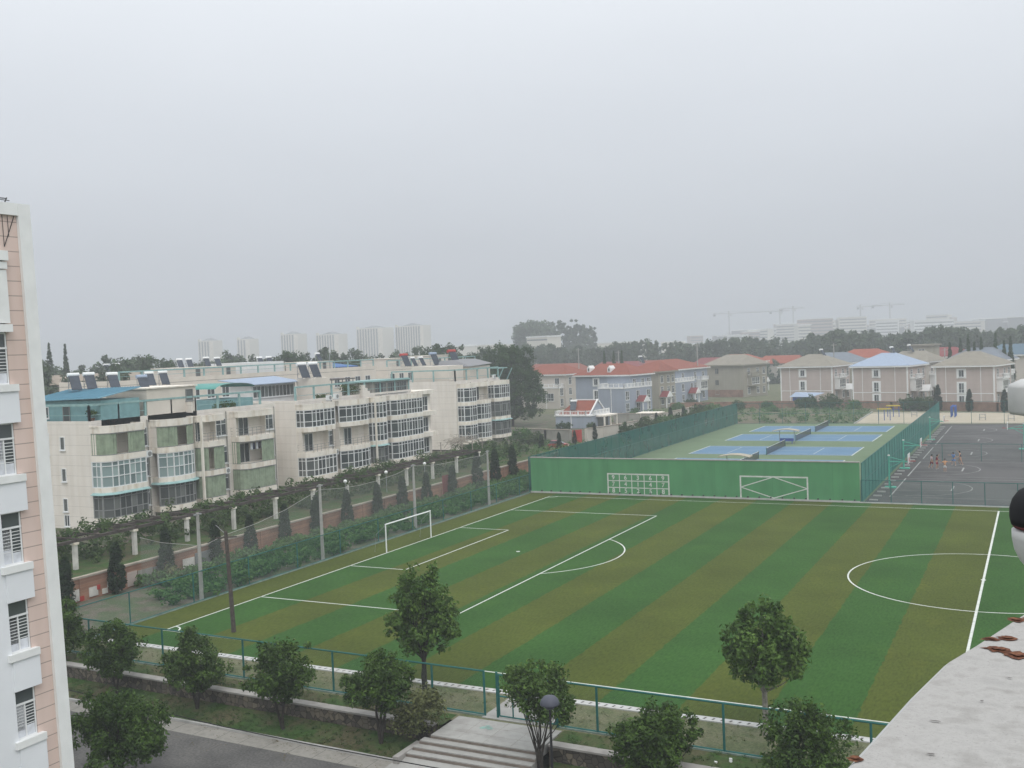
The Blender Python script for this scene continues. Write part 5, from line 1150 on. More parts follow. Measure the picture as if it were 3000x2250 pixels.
# ------------------------------------------------------------------ near trees
def tree(name, label, cat, loc, lobes, ncl, clr, per, size, leaf, stems, r0, bark='bark', seed=0, group=None, shell=.5):
    rng = np.random.default_rng(seed); t = thing(name, label, cat, loc, 0, group)
    cen = blob_clumps(rng, lobes, ncl, shell); rad = clr*(.6+.8*rng.random(len(cen)))
    put('crown', quads_mesh('crown', leaf_verts(rng, cen, rad, per, size), leaf), t)
    mb = MB(); limbs(rng, mb, (0,0,-.1), [s[0] for s in stems], [s[1] for s in stems], r0, bark)
    for k in range(12):
        q = cen[rng.integers(len(cen))]; s = stems[rng.integers(len(stems))]; a = Vector(s[0]); mb.tube([a, a.lerp(Vector(q), .5)+Vector((0,0,-.1)), Vector(q)], [r0*.35, r0*.22, r0*.08], bark, 5)
    mb.build('trunk', t); return t
def round_lobes(seed, w_, zb, zt, n=7, flatx=1.0):
    rng = np.random.default_rng(seed+50); R = w_/2; h = (zt-zb)/2; zc = (zb+zt)/2
    L_ = [(0, 0, zc+.02*h, R*.62*flatx, R*.62, h*.8), (R*rng.normal()*.2, 0, zc+h*.62, R*.4, R*.4, h*.36)]
    for k in range(n):
        a = 2*math.pi*k/n+rng.normal()*.3; z = zc+h*rng.uniform(-.42,.5); rr = R*rng.uniform(.30,.52)
        k2 = math.sqrt(max(.1, 1-((z-zc)/h)**2)); L_.append(((R-rr)*k2*math.cos(a)*flatx, (R-rr)*k2*math.sin(a), z, rr, rr, rr*.85))
    return L_
NT = [((5.3,-38.35,-.82), 3.3, .95, 4.35, 'rounded dark tree leftmost in the lawn row, split low into two stems', [((.2,0,.9),(.5,.1,2.6)),((-.35,.1,1.0),(-.7,0,2.8))]),
 ((11.4,-38.5,-.83), 3.45, 1.0, 4.3, 'second dark round tree along the lawn, in front of the bare wooden pole', [((.25,0,1.0),(.6,.1,2.8)),((-.3,0,.9),(-.6,.2,2.6))]),
 ((17.6,-39.1,-.86), 3.6, 1.3, 4.5, 'third dark round tree along the lawn with lopsided crown', [((.1,0,1.2),(.4,.1,3)),((-.5,.1,1.3),(-.9,0,2.9))]),
 ((23.3,-38.95,-.87), 3.5, 1.65, 4.35, 'large dark round tree beside the yellowish bush and steps', [((.08,0,1.5),(.3,0,3.2)),((.25,.1,1.6),(.8,.2,3)),((-.2,0,1.6),(-.6,0,3))]),
 ((31.75,-39.3,-.9), 3.3, 2.5, 4.75, 'dark round tree with V-forked trunk behind the street lamp', [((-.12,0,.9),(-.75,.1,3.1)),((.12,0,1.0),(.7,0,3.2)),((-.02,.05,1.2),(0,.1,3.3))]),
 ((36.9,-39.2,-.88), 3.75, 1.2, 3.75, 'low broad dark tree with three thin stems right of the steps', [((.1,0,1.0),(.2,.1,2.3)),((-.6,0,1.2),(-1,0,2.3)),((.7,0,1.1),(1.15,0,2.1))]),
 ((42.9,-38.4,-.88), 3.5, .7, 4.2, 'dense dark tree lowest right, just below the white ledge', [((.1,0,1.0),(.3,0,2.6)),((-.3,0,1.0),(-.7,0,2.6))]),
 ((-0.9,-36.6,-.3), 3.3, .4, 4.0, 'dark green tree half hidden behind the dormitory corner', [((0,0,1),(.1,0,2.4))]),
 ((14.6,-46.6,-1.0), 4.7, 1.0, 3.95, 'broad dark tree nearest of all, at the foot of the dormitory', [((.3,0,1.0),(1,0,2.4)),((-.1,.1,1.0),(-.3,.2,2.6)),((-.5,0,1.1),(-1.3,0,2.3)),((.05,.1,1.0),(.2,.5,2.5))])]
for k, (loc, w_, zb, zt, lab, st) in enumerate(NT):
    tree('round_tree', lab, 'tree', loc, round_lobes(k, w_*1.04, zb-.35, zt+.15, 9 if w_ > 4 else 8), int(165*(w_/3.3)**2), .31, 62, .078, ('leaf_dark','leaf_dark_fresh','leaf_dark')[k % 3], st, .085, seed=k, group='clipped round trees on the lawn')
for k, (loc, w_, zb, zt, lab) in enumerate([((22.5,-33.7,0),3.7,1.75,6.75,'upright bright green plane tree by the fence above the lawn'),((40.1,-33.6,0),3.5,2.15,6.05,'bright green plane tree with pale trunk on the right')]):
    h = zt-zb; lob = [(0,0,zb+h*.42,w_*.43,w_*.43,h*.36),(.15,0,zb+h*.70,w_*.28,w_*.28,h*.26),(-.3,0,zb+h*.3,w_*.38,w_*.38,h*.26),(-.5,0,zb+h*.82,.5,.5,h*.17),(.4,.1,zb+h*.85,.45,.45,h*.15),(.8,.2,zb+h*.33,w_*.30,w_*.30,h*.26),(-1.05,0,zb+h*.55,.6,.6,h*.2),(1.1,0,zb+h*.55,.6,.6,h*.2),(-.75,0,zb+h*.2,.6,.6,h*.14),(.9,0,zb+h*.72,.4,.4,h*.1),(-.95,0,zb+h*.74,.36,.36,h*.1)]
    tree('plane_tree', lab, 'tree', loc, [tuple(np.array(q)*((1.14,)*2+(1,)+(1.14,)*2+(1.08,))) for q in lob], 290, .29, 40, .10, 'leaf_plane', [((.02,0,zb+.3),(.1,0,zb+h*.8)),((.05,0,zb*.9),(.7,.2,zb+h*.5)),((-.03,0,zb*.9),(-.7,0,zb+h*.5))], .125, ('bark','bark_pale')[k], seed=20+k, group='plane trees inside the near fence', shell=.35)
tree('yellow_bush', 'loose yellowish green bush left of the entrance steps', 'bush', (25.0,-38.35,-.55), [(0,0,1.2,1.25,1.1,1.0),(.5,0,1.7,.8,.8,.75),(-.6,0,.9,.8,.8,.6)], 90, .34, 34, .085, 'leaf_yellow', [((.2,0,.5),(.6,0,1.6)),((-.3,0,.5),(-.7,0,1.4)),((0,.1,.6),(0,0,1.8))], .035, seed=31, shell=.3)

# cypresses along the brick wall: one mesh pair, copies differ in height
rng = np.random.default_rng(77)
cy_c = []; 
for k in range(130):
    z = .15+3.5*(rng.random()**.9); u = z/3.7; r = .72*(min(1, u/.22)**.6)*(1-max(0, u-.3)/.72)**.75; a = rng.random()*6.28; cy_c.append((r*.72*math.cos(a), r*.72*math.sin(a), z))
cm = quads_mesh('crown', leaf_verts(rng, cy_c, .24, 34, .10, up=.9), 'leaf_cypress'); tm = MB().tube([(0,0,-.05),(0,0,1.2)], [.09,.06], 'bark', 6).mesh('trunk')
def cypress(loc, s, label, group, rz=0):
    t = thing('cypress_tree', label, 'cypress', loc, rz, group); t.scale = (s*.98, s*.98, s); put('crown', cm, t); put('trunk', tm, t)
cys = [(-11.6,-27.5,.98),(-11.7,-22.8,1.02),(-11.9,-17.6,1.06),(-12.0,-11.9,.98),(-12.0,-7.5,.92),(-12.0,-2.7,.98),(-11.9,1.9,1.03),(-11.8,6.8,.98),(-11.7,12.1,.98),(-11.5,16.6,1.02),(-11.6,21.8,.95),(-11.7,27.9,.98),(-11.8,34.2,1.2),(-11.9,39.1,1.16),(-12.0,44.3,1.15)]
for k, (x, y, s) in enumerate(cys): cypress((x,y,0), s, f'dark columnar cypress before the brick wall, {ORD[k+1]} from the dormitory end', 'cypresses along the brick wall', k*1.1)
c2 = [(-21.4,60.8,.85),(-22.1,66.5,.62),(-20.8,71.9,.85),(-20.9,79.0,.78),(-22.0,88,.65),(-21.3,95.5,.8),(-18.2,103,.72),(-17.9,111,.75),(-17.6,119,.85),(-17.3,127,1.0),(-17,135,.9),(-16.8,143,.9)]
for k, (x, y, s) in enumerate(c2): cypress((x,y,0), s, f'small cypress in the row beside the tennis courts, {ORD[k+1]} from the near end', 'small cypresses left of the tennis courts', k*.9)
for (x, y, s), lab in zip([(31.2,163,1.5),(37.6,160.8,1.25),(44.4,158,1.25)], ['tallest dark cypress left of the rightmost pink villa','cypress before the window column of the rightmost pink villa','cypress near the right corner of the rightmost pink villa']): cypress((x,y,0), s, lab, 'cypresses below the pink villas')

# planted strip: rows of low shrubs
sm = []
for v in range(3):
    rng = np.random.default_rng(90+v); cen = [(rng.normal()*.42, rng.normal()*.42, .25+.5*rng.random()) for _ in range(22)]
    sm.append(quads_mesh('shrub', leaf_verts(rng, cen, .27, 24, .115, up=.8), 'leaf_shrub'))
rng = np.random.default_rng(12); n_ = 0
for row, x in enumerate((-4.9, -6.5, -8.1, -9.7, -11.0)):
    y = -24+row*.9
    while y < 46:
        if rng.random() < .9:
            o = put('low_shrub', sm[int(rng.integers(3))], None, (x+rng.normal()*.35, y, 0), rng.random()*6); s = rng.uniform(.7, 1.2); o.scale = (s, s, s*rng.uniform(.8, 1.2)); tag(o, 'low leafy shrub in the planted strip between green fence and brick wall', 'shrub', 'low shrubs in the planted strip')
        y += rng.uniform(1.15, 2.1)
o = put('low_shrub', sm[0], None, (-11.3,-17.9,0)); o.scale = (1.3,1.3,1.4); o.data = o.data.copy(); o.data.materials[0] = MATS['leaf_yellow']; tag(o, 'yellow-green shrub at the foot of the brick wall beside a cypress', 'shrub')

def stuff(name, V, m, label=None):
    o = put(name, quads_mesh(name, V, m)); o['kind'] = 'stuff'; return o
rng = np.random.default_rng(40)
n_ = 520; yy = rng.uniform(-30, 60, n_); xx = -16.9-rng.random(n_)*8.2; hz_ = 1.8+(.25+1.35*rng.random(n_))*(.35+.65*np.clip((-16.5-xx)/4, 0, 1))*(.7+.5*np.sin(yy*.35)**2)
stuff('shrubbery', leaf_verts(rng, np.stack([xx, yy, hz_], 1), .62, 42, .17, up=.8), 'leaf_vine')
n_ = 150; yy = rng.uniform(-27, 34, n_); xx = rng.choice([-15.3,-16.4,-17.3], n_)+rng.normal(size=n_)*.35; zz2 = np.where(rng.random(n_) < .5, 4.15+rng.random(n_)*.25, 1.9+rng.random(n_)*2.0)
stuff('creeper', leaf_verts(rng, np.stack([xx, yy, zz2], 1), .42, 38, .13, up=.6), 'leaf_vine')
# bank and weeds past the terrace, hedge growth left of the tennis courts
n_ = 300; yy = rng.uniform(46, 92, n_); xx = rng.uniform(-30, -13.5, n_); stuff('bank_weeds', leaf_verts(rng, np.stack([xx, yy, np.interp(yy, [46,56,66,76,86], [1.75,1.65,1.15,.55,0])+.25*rng.random(n_)], 1), .7, 30, .16, up=1), 'leaf_shrub')
bl = [(-24.0,55,1.7,1.9),(-21.5,49.5,1.75,1.6),(-27.5,84,.1,2.4),(-33,89,.1,2.8),(-16,99,0,2.9),(-15.5,108,0,3.1),(-15,117,0,3.0),(-14.5,126,0,3.1),(-14.5,136,0,3.3),(-14,147,0,3.2),(-36.8,116.5,0,1.9),(-31,117.5,0,1.5),(-29,168,0,2.3),(-22,167,0,2.1),(-14,168,0,2.5),(-7,169,0,2.3),(2,170,0,3.6),(7.5,168,0,3.6),(13,166.5,0,2.5),(26,165,0,3.6),(29,164.5,0,2.9),(-36.5,158,0,1.7),(-33,192,0,1.9),(-16,152,0,2.4),(-3,157,0,1.9),(48,157,0,3.2)]
blab = ['dark round bush before the far cream block, under the dry vines','broad dark bush at the pergola end','bright bush left of the grey yard wall','tall bush hiding the left end of the grey yard wall','bush behind the dark netting screen, nearest of the row','bush behind the dark netting screen, second along','bush behind the dark netting screen, third along','bush behind the dark netting screen, fourth along','bush behind the dark netting screen, fifth along','bush behind the dark netting screen, farthest along','shrub against the left wall of the low garage','shrub against the right wall of the low garage','bush below the beige villa, left one','bush below the beige villa, right one','bush below the gap beside the beige villa','bush left of the bright blue shed','big bush right of the bright blue shed','tall bush left of the middle pink villa','small bush below the middle pink villa window column','big bush right of the middle pink villa','bush between middle and rightmost pink villas','bush between the porches of the blue villas','bush beside the far blue villa porch','low bush at the far left corner of the weedy ground','low bush in the weedy ground','bush at the right end of the back brick wall']
bm_ = []
for v in range(3):
    rng = np.random.default_rng(120+v); lob = [(0,0,.55,.6,.6,.5),(.35,.1,.4,.45,.45,.4),(-.35,-.1,.45,.45,.45,.42),(0,.35,.5,.4,.4,.4)]
    bm_.append(quads_mesh('bush', leaf_verts(rng, blob_clumps(rng, lob, 70, .4), .16, 30, .055, up=.6), ['leaf_shrub','leaf_bigtree','leaf_vine'][v]))
for k, ((x, y, z, s), lab) in enumerate(zip(bl, blab)):
    o = put('bush', bm_[k % 3], None, (x,y,z-.1), k*1.3); o.scale = (s*1.15, s*1.15, s); tag(o, lab, 'bush', 'bushes among the villas and flats')
rng = np.random.default_rng(61); t = thing('dry_vine', 'pale dry tangled vine over a trellis before the far cream block', 'vine', (-25,53.5,1.7)); mb = MB()
for k in range(230):
    a = Vector((rng.uniform(-2,2), rng.uniform(-3.2,3.2), 2.4+rng.normal()*.25)); b = a+Vector(rng.normal(size=3)*(.6,.7,.28)); mb.bar(a, b, .04, 'dead_twig')
mb.build('twigs', t); mb = MB()
for x in (-1.8,1.8):
    for y in (-3,0,3): mb.bar((x,y,0),(x,y,2.4), .1, 'dead_twig')
mb.build('trellis', t)

# ------------------------------------------------------------------ bigger trees behind the flats
def bigtree(loc, lobes, ncl, clr, per, size, seed, label, leaf='leaf_bigtree', group=None, th=None):
    t = thing('broadleaf_tree', label, 'tree', loc, 0, group); rng = np.random.default_rng(seed); cen = blob_clumps(rng, lobes, ncl, .5)
    put('crown', quads_mesh('crown', leaf_verts(rng, cen, clr*(.6+.8*rng.random(len(cen))), per, size), leaf), t)
    mb = MB(); zt = max(l[2] for l in lobes)
    limbs(rng, mb, (0,0,-.2), [(0,0,zt*.3)]*4, [(l[0]*.8,l[1]*.8,l[2]) for l in (list(lobes)*4)[:4]], th or .3, 'bark', .3); mb.build('trunk', t); return t
bigtree((-53.5,126,0), [(0,0,10.5,6.2,6,6.6),(3.3,-1,6.5,4.6,4.6,5.3),(-4.2,0,9.5,4.2,4.2,6.0),(0,0,15.0,3.6,3.6,3.0),(4.6,0,10.2,3.0,3,3.6),(-3.2,1,15.6,3.6,3.2,3.0),(2.6,0,15.6,3.0,3,2.8),(5.6,0,7.0,2.6,2.6,3.4),(-6.4,0,11.5,3.4,3.4,4.6)], 430, .95, 52, .25, 5, 'huge dark green tree towering at the end of the flats')
bigtree((-69,131,0), [(0,0,11,5,5,5.6),(4,0,12.5,3.4,3.4,4.2),(-4,0,11,3.4,3.4,4.3)], 190, .9, 44, .27, 6, 'dark green tree behind the far cream block, left of the huge tree')
bigtree((-128,92,0), [(0,0,13,6.5,6.5,6.4),(4,0,11,4,4,4)], 170, 1.1, 44, .3, 7, 'dark feathery tree rising behind the brown roofs', )
bigtree((-106,114,0), [(0,0,13.5,4.6,4.6,5.2),(-3,0,11,3,3,4)], 130, .9, 44, .28, 8, 'dark tree behind the left penthouse of the back row')
bigtree((-79,136,0), [(0,0,13.8,4,4,5.4),(3,0,11,3,3,4)], 130, .9, 44, .28, 9, 'dark feathery tree right behind the lone heater of the back row')
bigtree((-175,92,0), [(0,0,13.5,8.5,8.5,8.6),(4,2,9,6,6,6),(-5,0,9,6,6,6)], 190, 1.4, 44, .4, 10, 'big hazy dome-shaped tree left above the brown roofs', 'leaf_far_hazy')
bigtree((-93,124,0), [(0,0,12,4,4,4.4)], 100, .9, 40, .28, 11, 'rounded dark tree between the back row penthouses')
rng = np.random.default_rng(300)
def spire(loc, h, r, label, group, name='conifer_tree', seed=0):
    rg = np.random.default_rng(seed); t = thing(name, label, 'conifer', loc, 0, group); cen = []
    rr = []
    for k in range(260): u = rg.random()**.7; a = rg.random()*6.28; q = r*(1-u)*.85; cen.append((q*math.cos(a), q*math.sin(a), h*(.05+.95*u))); rr.append(r*(.05+.34*(1-u)))
    put('crown', quads_mesh('crown', leaf_verts(rg, cen, np.array(rr), 14, .22, up=.4), 'leaf_far_hazy' if r > 1.6 else 'leaf_bigtree'), t); MB().tube([(0,0,-.2),(0,0,h*.8)], [r*.12, .03], 'bark', 5).build('trunk', t)
def at_(px, d, py=None):
    """point on the ground at an azimuth given in photo columns and a real distance"""
    a = YAW+math.atan((px-1500)/3036.3); return (CAM.x+d*math.sin(a), CAM.y+d*math.cos(a))
spire((*at_(150,250),0), 22.3, 2.6, 'hazy pointed conifer at the far left beside the dormitory', 'pointed conifers at the far left', seed=1); spire((*at_(197,250),0), 22.0, 1.9, 'hazy thin pointed conifer at the far left, second from the dormitory', 'pointed conifers at the far left', seed=2)
for k, px in enumerate((1773,1801,1824,2786,2817,2840,2858,2878,2920,2945,2964)): spire((*at_(px, 300 if px < 2000 else 285),0), 15.2 if px < 2000 else 14.2+(k % 3)*1.0, 1.5, f'dark pointed conifer before the grey tree belt, {ORD[k+1]} from the left', 'pointed conifers before the tree belt', seed=k+5)
# far tree belts: nobody could count these
def belt(name, pxs, d0, d1, h0, h1, n, seed, size, per, leaf='leaf_far_hazy', slim=1.0):
    rg = np.random.default_rng(seed); C_ = []; Rr = []
    for k in range(n):
        px = rg.uniform(*pxs); x, y = at_(px, rg.uniform(d0, d1)); h = rg.uniform(h0, h1)-1.1+1.1*math.sin(px*.021)+.5*math.sin(px*.067); r = rg.uniform(1.5, 2.6)*slim
        for j in range(per): u = rg.random(); a = rg.random()*6.28; q = r*(1-abs(2*u-.9)**2.5*.75)*rg.random()**.5; C_.append((x+q*math.cos(a), y+q*math.sin(a), h*(.03+.95*u))); Rr.append(r*.52)
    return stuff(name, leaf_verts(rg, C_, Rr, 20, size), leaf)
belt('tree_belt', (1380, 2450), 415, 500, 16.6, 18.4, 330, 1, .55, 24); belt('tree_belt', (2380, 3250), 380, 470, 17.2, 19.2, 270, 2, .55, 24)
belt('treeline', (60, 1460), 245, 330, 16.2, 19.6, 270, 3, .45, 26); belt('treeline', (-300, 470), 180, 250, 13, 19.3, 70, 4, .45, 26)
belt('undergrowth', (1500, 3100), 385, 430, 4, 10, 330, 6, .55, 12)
# wood on the rise with a pale hall in front
rg = np.random.default_rng(9); C_ = []; Rr = []
for k in range(520): u = rg.random(); x, y = at_(1512+rg.random()*118, 610+rg.normal()*9); C_.append((x, y, 12+19.0*(1-abs(2*((x-at_(1512,610)[0])/(at_(1630,610)[0]-at_(1512,610)[0]))-1)**3*.5)*rg.random()**.6)); Rr.append(2.2)
for k in range(26):
    px = 1632+k*4.6+rg.normal()*1.5; x, y = at_(px, 610+rg.normal()*8); h = rg.uniform(26, 32.5)
    for j in range(16): u = rg.random(); C_.append((x+rg.normal()*1.3*(1-u), y+rg.normal()*1.3*(1-u), 8+(h-8)*u)); Rr.append(1.9*(1-u*.75))
stuff('distant_wood', leaf_verts(rg, C_, Rr, 20, .95), 'leaf_far_hazy')
t = thing('distant_hall', 'pale flat-roofed hall on the rise before the distant wood', 'building', (*at_(1598, 585), 0), -.42); MB().box(-9,9,-5,5,-.3,22.2,'tower_wall').build('wall', t); MB().box(-9.3,9.3,-5.3,5.3,22.201,23,'trim_white').build('roof', t); MB().box(-8.6,8.6,-5.06,-5.001,20.4,21.2,'tower_shade').build('window_band', t)

# ------------------------------------------------------------------ far towers, town, cranes
TW = [(589,656,.46,9,5.0,'pale hazy tower block farthest left of the six'),(702,763,.40,9,5.2,'pale hazy tower block second of the six, with small roof cap'),(830,905,.50,10,7.5,'hazy tower block with pointed roof, third of the six'),(933,1024,.58,10,6.4,'hazy stepped tower block, fourth of the six'),(1051,1160,.58,11,9.6,'wide hazy tower block with domed roof, fifth of the six'),(1164,1269,.70,11,10.2,'wide hazy tower block, rightmost of the six')]
for k, (pa, pb, fr, ns, dz, lab) in enumerate(TW):
    d_ = 1000; xm, ym = at_((pa+pb)/2, d_); W_ = (pb-pa)/3036.3*d_*.98; az = YAW+math.atan(((pa+pb)/2-1500)/3036.3)
    t = thing('tower_block', lab, 'tower block', (xm, ym, 0), -az-math.radians(40), 'hazy tower blocks beyond the flats'); Hh = 17.56+(24.6+dz-17.56)*1.39
    A1 = W_*fr/math.cos(math.radians(40)); B1 = W_*(1-fr)/math.sin(math.radians(40))    # -Y face (facade) and +X face (gable)
    MB().box(-A1/2,A1/2,-B1/2,B1/2,-.3,Hh,'tower_wall').build('wall', t)
    mb = MB(); hip(mb, -A1/2*.7, A1/2*.7, -B1/2*.7, B1/2*.7, Hh+.001, 2.3, 'tower_shade', 'y', .3); mb.build('roof_cap', t)
    MB().box(-A1/2,-A1/2+2.2,-B1/2,-B1/2+2,Hh+.002,Hh+1.6,'tower_wall').build('lift_house', t)
    n = max(2, int(A1/3))
    for j in range(n):
        x = -A1/2+(j+.5)*A1/n; MB().box(x-.75,x+.75,-B1/2-.12,-B1/2-.001,2,Hh-1,'tower_shade').build('balcony_stack', t)
    MB().box(A1/2+.001,A1/2+.1,-B1/2+.3,-B1/2+B1*.28,2,Hh-1.2,'cream_band').build('window_stack', t)
rg = np.random.default_rng(15)
for k in range(34):
    px = rg.uniform(1990, 2700) if k < 26 else rg.uniform(2700, 3080); d_ = rg.uniform(1100, 1300); x, y = at_(px, d_); w_ = rg.uniform(14, 46); h = rg.uniform(18, 26.5) if px < 2240 else rg.uniform(22, 35)
    t = thing('distant_block', 'pale flat-roofed block in the hazy town under the cranes', 'building', (x,y,0), rg.uniform(-.5,.6), 'hazy town blocks on the skyline'); MB().box(-w_/2,w_/2,-6,6,-.3,h,rg.choice(['tower_wall','tower_shade','trim_white','villa_pink'])).build('wall', t); MB().box(-w_/2-.4,w_/2+.4,-6.4,6.4,h+.001,h+.8,'trim_white').build('roof', t)
    for z in np.arange(h-3, 8, -3.2): MB().box(-w_/2+.6,w_/2-.6,-6.1,-6.001,z,z+1.4,'tower_shade').build('window_band', t)
rg = np.random.default_rng(16)
for k in range(7):
    px = rg.uniform(1300,1480) if k < 3 else rg.uniform(1760, 2030); x, y = at_(px, 800); w_ = rg.uniform(14, 30); h = rg.uniform(13, 17.5) if px > 1700 else rg.uniform(19, 24)
    t = thing('distant_block', 'low pale block in the haze beside the distant wood', 'building', (x,y,0), .2, 'low hazy blocks beside the distant wood'); MB().box(-w_/2,w_/2,-6,6,-.3,h,'tower_wall').build('wall', t); MB().box(-w_/2-.4,w_/2+.4,-6.4,6.4,h+.001,h+.8,'trim_white').build('roof', t)
for px, h, ja, jb, lab in ((2142,40,-14,44,'long-armed tower crane standing left of the other cranes'),(2291,40,-9,9,'short hazy tower crane, left of the close pair'),(2330,42,-11,10,'short hazy tower crane, right of the close pair'),(2527,40.5,-3,18,'hazy tower crane pointing right over the town'),(2613,41,-15,12,'rightmost hazy tower crane over the town')):
    x, y = at_(px, 1250); az = YAW+math.atan((px-1500)/3036.3); t = thing('tower_crane', lab, 'crane', (x,y,0), -az, 'tower cranes on the skyline')
    t.scale = (1.3,1.3,1.22); MB().box(-.6,.6,-.6,.6,0,h+.5,'crane_steel').build('mast', t); MB().box(ja,jb,-.4,.4,h-2.0,h-1.4,'crane_steel').build('jib', t); MB().box(.81,2.4,-.9,.9,h-4.4,h-2.3,'crane_steel').build('cab', t); MB().box(ja,ja+2.2,-.8,.8,h-4,h-2.3,'tower_shade').build('counterweight', t)
    mb = MB(); mb.bar((0,0,h+.4),(ja,0,h-1.2), .22, 'crane_steel'); mb.bar((0,0,h+.4),(jb*.8,0,h-1.2), .22, 'crane_steel'); mb.build('tie_bar', t)

# ------------------------------------------------------------------ grass tufts on the lawns
rng = np.random.default_rng(71); Q = []
def tufts(n, fx0, fx1, fy_):
    x = rng.uniform(fx0, fx1, n); v = rng.random(n); y, zg = fy_(x, v); return np.stack([x, y, zg+.03], 1)
def f1(x, v): a = ky(x)+.1; b = wy(x)-.25; return a+(b-a)*v, -.93+.27*v
def f2(x, v): a = wy(x)+.3; b = np.array([fy(q) for q in x])-.15; return a+(b-a)*v, 0*v
def f3(x, v): return -35.3+2.3*v, 0*v-.02
C_ = np.concatenate([tufts(900,-14,25,f1), tufts(400,32,60,f1), tufts(420,-14,25.5,f2), tufts(300,32,60,f2)])
stuff('grass', leaf_verts(rng, C_, .13, 12, .055, up=1.2, flat=.35), 'grass_blade')
C_ = tufts(700,-3,60,f3); stuff('dry_grass', leaf_verts(rng, C_, .13, 10, .05, up=1.2, flat=.35), 'leaf_yellow')
n_ = 420; x = rng.uniform(-36, 18, n_); y = rng.uniform(132, 166, n_); stuff('weeds', leaf_verts(rng, np.stack([x,y,.35+.35*rng.random(n_)],1), .75, 26, .2, up=1), 'leaf_shrub')

n_ = 90; x = rng.uniform(-5, 40, n_); v = rng.random(n_); yk = -39.85-.025*(x-14)
stuff('leaf_litter', leaf_verts(rng, np.stack([x, yk-.1-3.2*v**2.2, np.full(n_, -.965)], 1), (.35,)*n_, 5, .045, up=3, flat=.6)*np.array([1,1,0])+np.array([0,0,-.972]), 'litter_leaf')
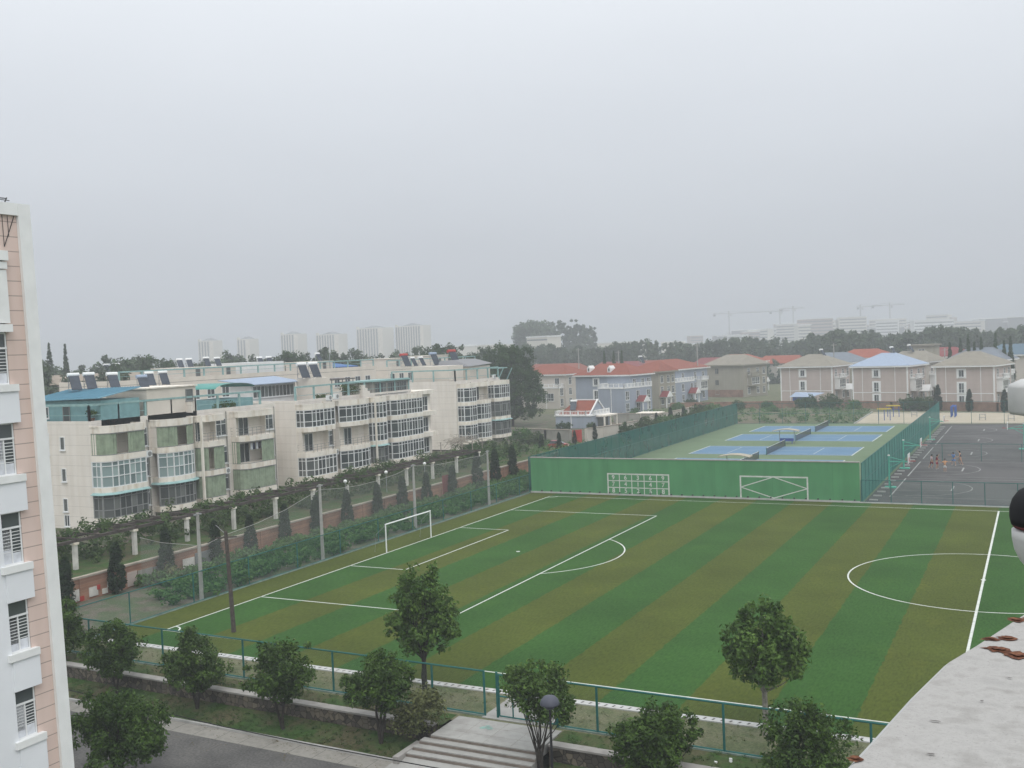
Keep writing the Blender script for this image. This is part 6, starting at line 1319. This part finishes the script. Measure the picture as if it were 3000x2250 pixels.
# ------------------------------------------------------------------ players on the ball court
def skinned(name, V, E_, R_, m, parent, sub=2):
    me = bpy.data.meshes.new(name); me.from_pydata(V, E_, []); ob = bpy.data.objects.new('tmp_body', me); COL.objects.link(ob)
    md = ob.modifiers.new('skin', 'SKIN'); md.use_smooth_shade = True; sv = me.skin_vertices[0].data
    for k, r in enumerate(R_): sv[k].radius = (r, r) if not isinstance(r, tuple) else r
    sv[0].use_root = True; s2 = ob.modifiers.new('sub', 'SUBSURF'); s2.levels = s2.render_levels = sub
    dg = bpy.context.evaluated_depsgraph_get(); m2 = bpy.data.meshes.new_from_object(ob.evaluated_get(dg)); bpy.data.objects.remove(ob)
    m2.materials.clear(); m2.materials.append(MATS[m]); m2.name = name; return put(name, m2, parent)
def person(label, loc, rz, shirt, shorts, arms, legs, lean=0, s=1.0, sleeves=True):
    """faces local -Y; arms/legs: (side elbow, wrist) and (knee, ankle) offsets for left and right"""
    t = thing('person', label, 'person', loc, rz, 'players on the dark ball court'); t.scale = (s,)*3
    V = [(0,0,.93),(0,-.01-lean*.3,1.12),(0,-lean*.6,1.32),(0,-lean*.8,1.47),(0,-.015-lean*.9,1.54),(0,-.035-lean,1.62),(0,-.02-lean,1.71)]; R_ = [.125,.12,.135,.055,.06,.085,.07]; E_ = [(k,k+1) for k in range(6)]
    def add(p, r, par): V.append(tuple(p)); R_.append(r); E_.append((par, len(V)-1)); return len(V)-1
    lj = {}
    for sd in (-1, 1):
        kn, an = legs[0 if sd < 0 else 1]; h = add((sd*.10,0,.86), .088, 0); k = add((sd*.11+kn[0],kn[1],kn[2]), .06, h); a = add((sd*.11+an[0],an[1],an[2]), .04, k); add((sd*.12+an[0],an[1]-.15,an[2]-.045), .035, a); lj[sd] = (h,k,a)
        el, wr = arms[0 if sd < 0 else 1]; sh = add((sd*.185,-lean*.65,1.41), .058, 2); e_ = add((sd*.2+sd*el[0],el[1]-lean*.6,el[2]), .04, sh); w_ = add((sd*.2+sd*wr[0],wr[1]-lean*.6,wr[2]), .028, e_)
        d = (Vector(V[w_])-Vector(V[e_])).normalized(); sp = d.cross(Vector((sd,.3,.2))).normalized(); pm = add(Vector(V[w_])+d*.07, .034, w_)
        for f in range(4): b = add(Vector(V[pm])+d*.025+sp*(f-1.5)*.021, .0095, pm); c_ = add(Vector(V[b])+d*(.038,.046,.044,.034)[f], .0085, b); add(Vector(V[c_])+d*.028+Vector((0,-.012,-.006)), .0075, c_)
        th = add(Vector(V[w_])+d*.035+sp*.04, .011, w_); add(Vector(V[th])+d*.035+sp*.02, .009, th); lj[(sd,'a')] = (sh, e_, w_)
    b_ = skinned('body', V, E_, R_, 'skin', t); hd = Vector(V[5])
    mb = MB(); mb.solid([hd+Vector(q) for q in ((-.012,-.085,.0),(.012,-.085,.0),(0,-.108,-.012),(0,-.082,.03))], [(0,1,2),(0,2,3),(1,3,2),(0,3,1)], 'skin'); 
    for sx in (-.03,.03): mb.box(hd.x+sx-.01, hd.x+sx+.01, hd.y-.088, hd.y-.07, hd.z+.012, hd.z+.024, 'hair')
    mb.box(hd.x-.02, hd.x+.02, hd.y-.087, hd.y-.07, hd.z-.04, hd.z-.033, 'shirt_maroon'); mb.build('face', t)
    skinned('hair', [hd+Vector((0,.02,.03)), hd+Vector((0,-.005,.085)), hd+Vector((0,.05,0))], [(0,1),(0,2)], [.09,.078,.07], 'hair', t, 1)
    SV = [V[0],V[1],V[2],(V[3][0],V[3][1],V[3][2]-.05)]; SR_ = [.145,.14,.155,.07]; SE = [(0,1),(1,2),(2,3)]
    for sd in (-1,1):
        sh, e_, w_ = lj[(sd,'a')]; SV.append(V[sh]); SR_.append(.075); SE.append((2,len(SV)-1))
        if sleeves: SV.append(Vector(V[sh]).lerp(Vector(V[e_]), .6)); SR_.append(.062); SE.append((len(SV)-2,len(SV)-1))
    skinned('shirt', [tuple(p) for p in SV], SE, SR_, shirt, t, 1)
    PV = [(0,0,.97),(0,0,.88)]; PR = [.142,.14]; PE = [(0,1)]
    for sd in (-1,1):
        h, k, a = lj[sd]; PV.append(V[h]); PR.append(.11); PE.append((1,len(PV)-1)); PV.append(tuple(Vector(V[h]).lerp(Vector(V[k]), .85))); PR.append(.098); PE.append((len(PV)-2,len(PV)-1))
    skinned('shorts', PV, PE, PR, shorts, t, 1)
    for sd in (-1,1):
        a = Vector(V[lj[sd][2]]); skinned('shoe', [tuple(a+Vector((0,.03,-.04))), tuple(a+Vector((sd*.01,-.16,-.055)))], [(0,1)], [.05,.042], 'shoe', t, 1)
st0 = (((0,-.03,.48),(0,.02,.09)),((0,-.04,.48),(0,.03,.09))); run = (((-.03,-.22,.52),(-.02,.02,.12)),((.05,.1,.50),(.08,.30,.12))); wide = (((-.14,-.1,.48),(-.2,.0,.09)),((.14,-.1,.48),(.2,0,.09)))
dn = (((.06,.03,1.14),(.08,-.10,.92)),((.06,.03,1.14),(.08,-.12,.93))); up_ = (((.14,-.15,1.5),(.1,-.3,1.72)),((.1,-.05,1.15),(.16,-.25,1.05))); out_ = (((.24,-.05,1.33),(.42,-.15,1.36)),((.22,-.05,1.22),(.42,-.18,1.25)))
person('player in pink-sleeved maroon top at the left of the group', (38.6,62.3,0), D(110), 'shirt_pink', 'shirt_maroon', dn, run, .05, 1.03)
person('player in dark red shirt close behind the maroon player', (39.25,62.0,0), D(80), 'shirt_maroon', 'shirt_maroon', up_, wide, .06, 1.04)
person('player in orange top and white shorts nearest on the court', (40.45,58.9,0), D(170), 'shirt_orange', 'short_white', out_, st0, .02, .95)
person('player in blue shirt and shorts right of the orange player', (41.0,66.0,0), D(-40), 'shirt_blue', 'shirt_blue', out_, wide, .12, .97)
person('player in navy vest with bare arms at the right of the group', (41.75,66.3,0), D(-90), 'shirt_navy', 'skin', up_, run, .06, 1.05, False)
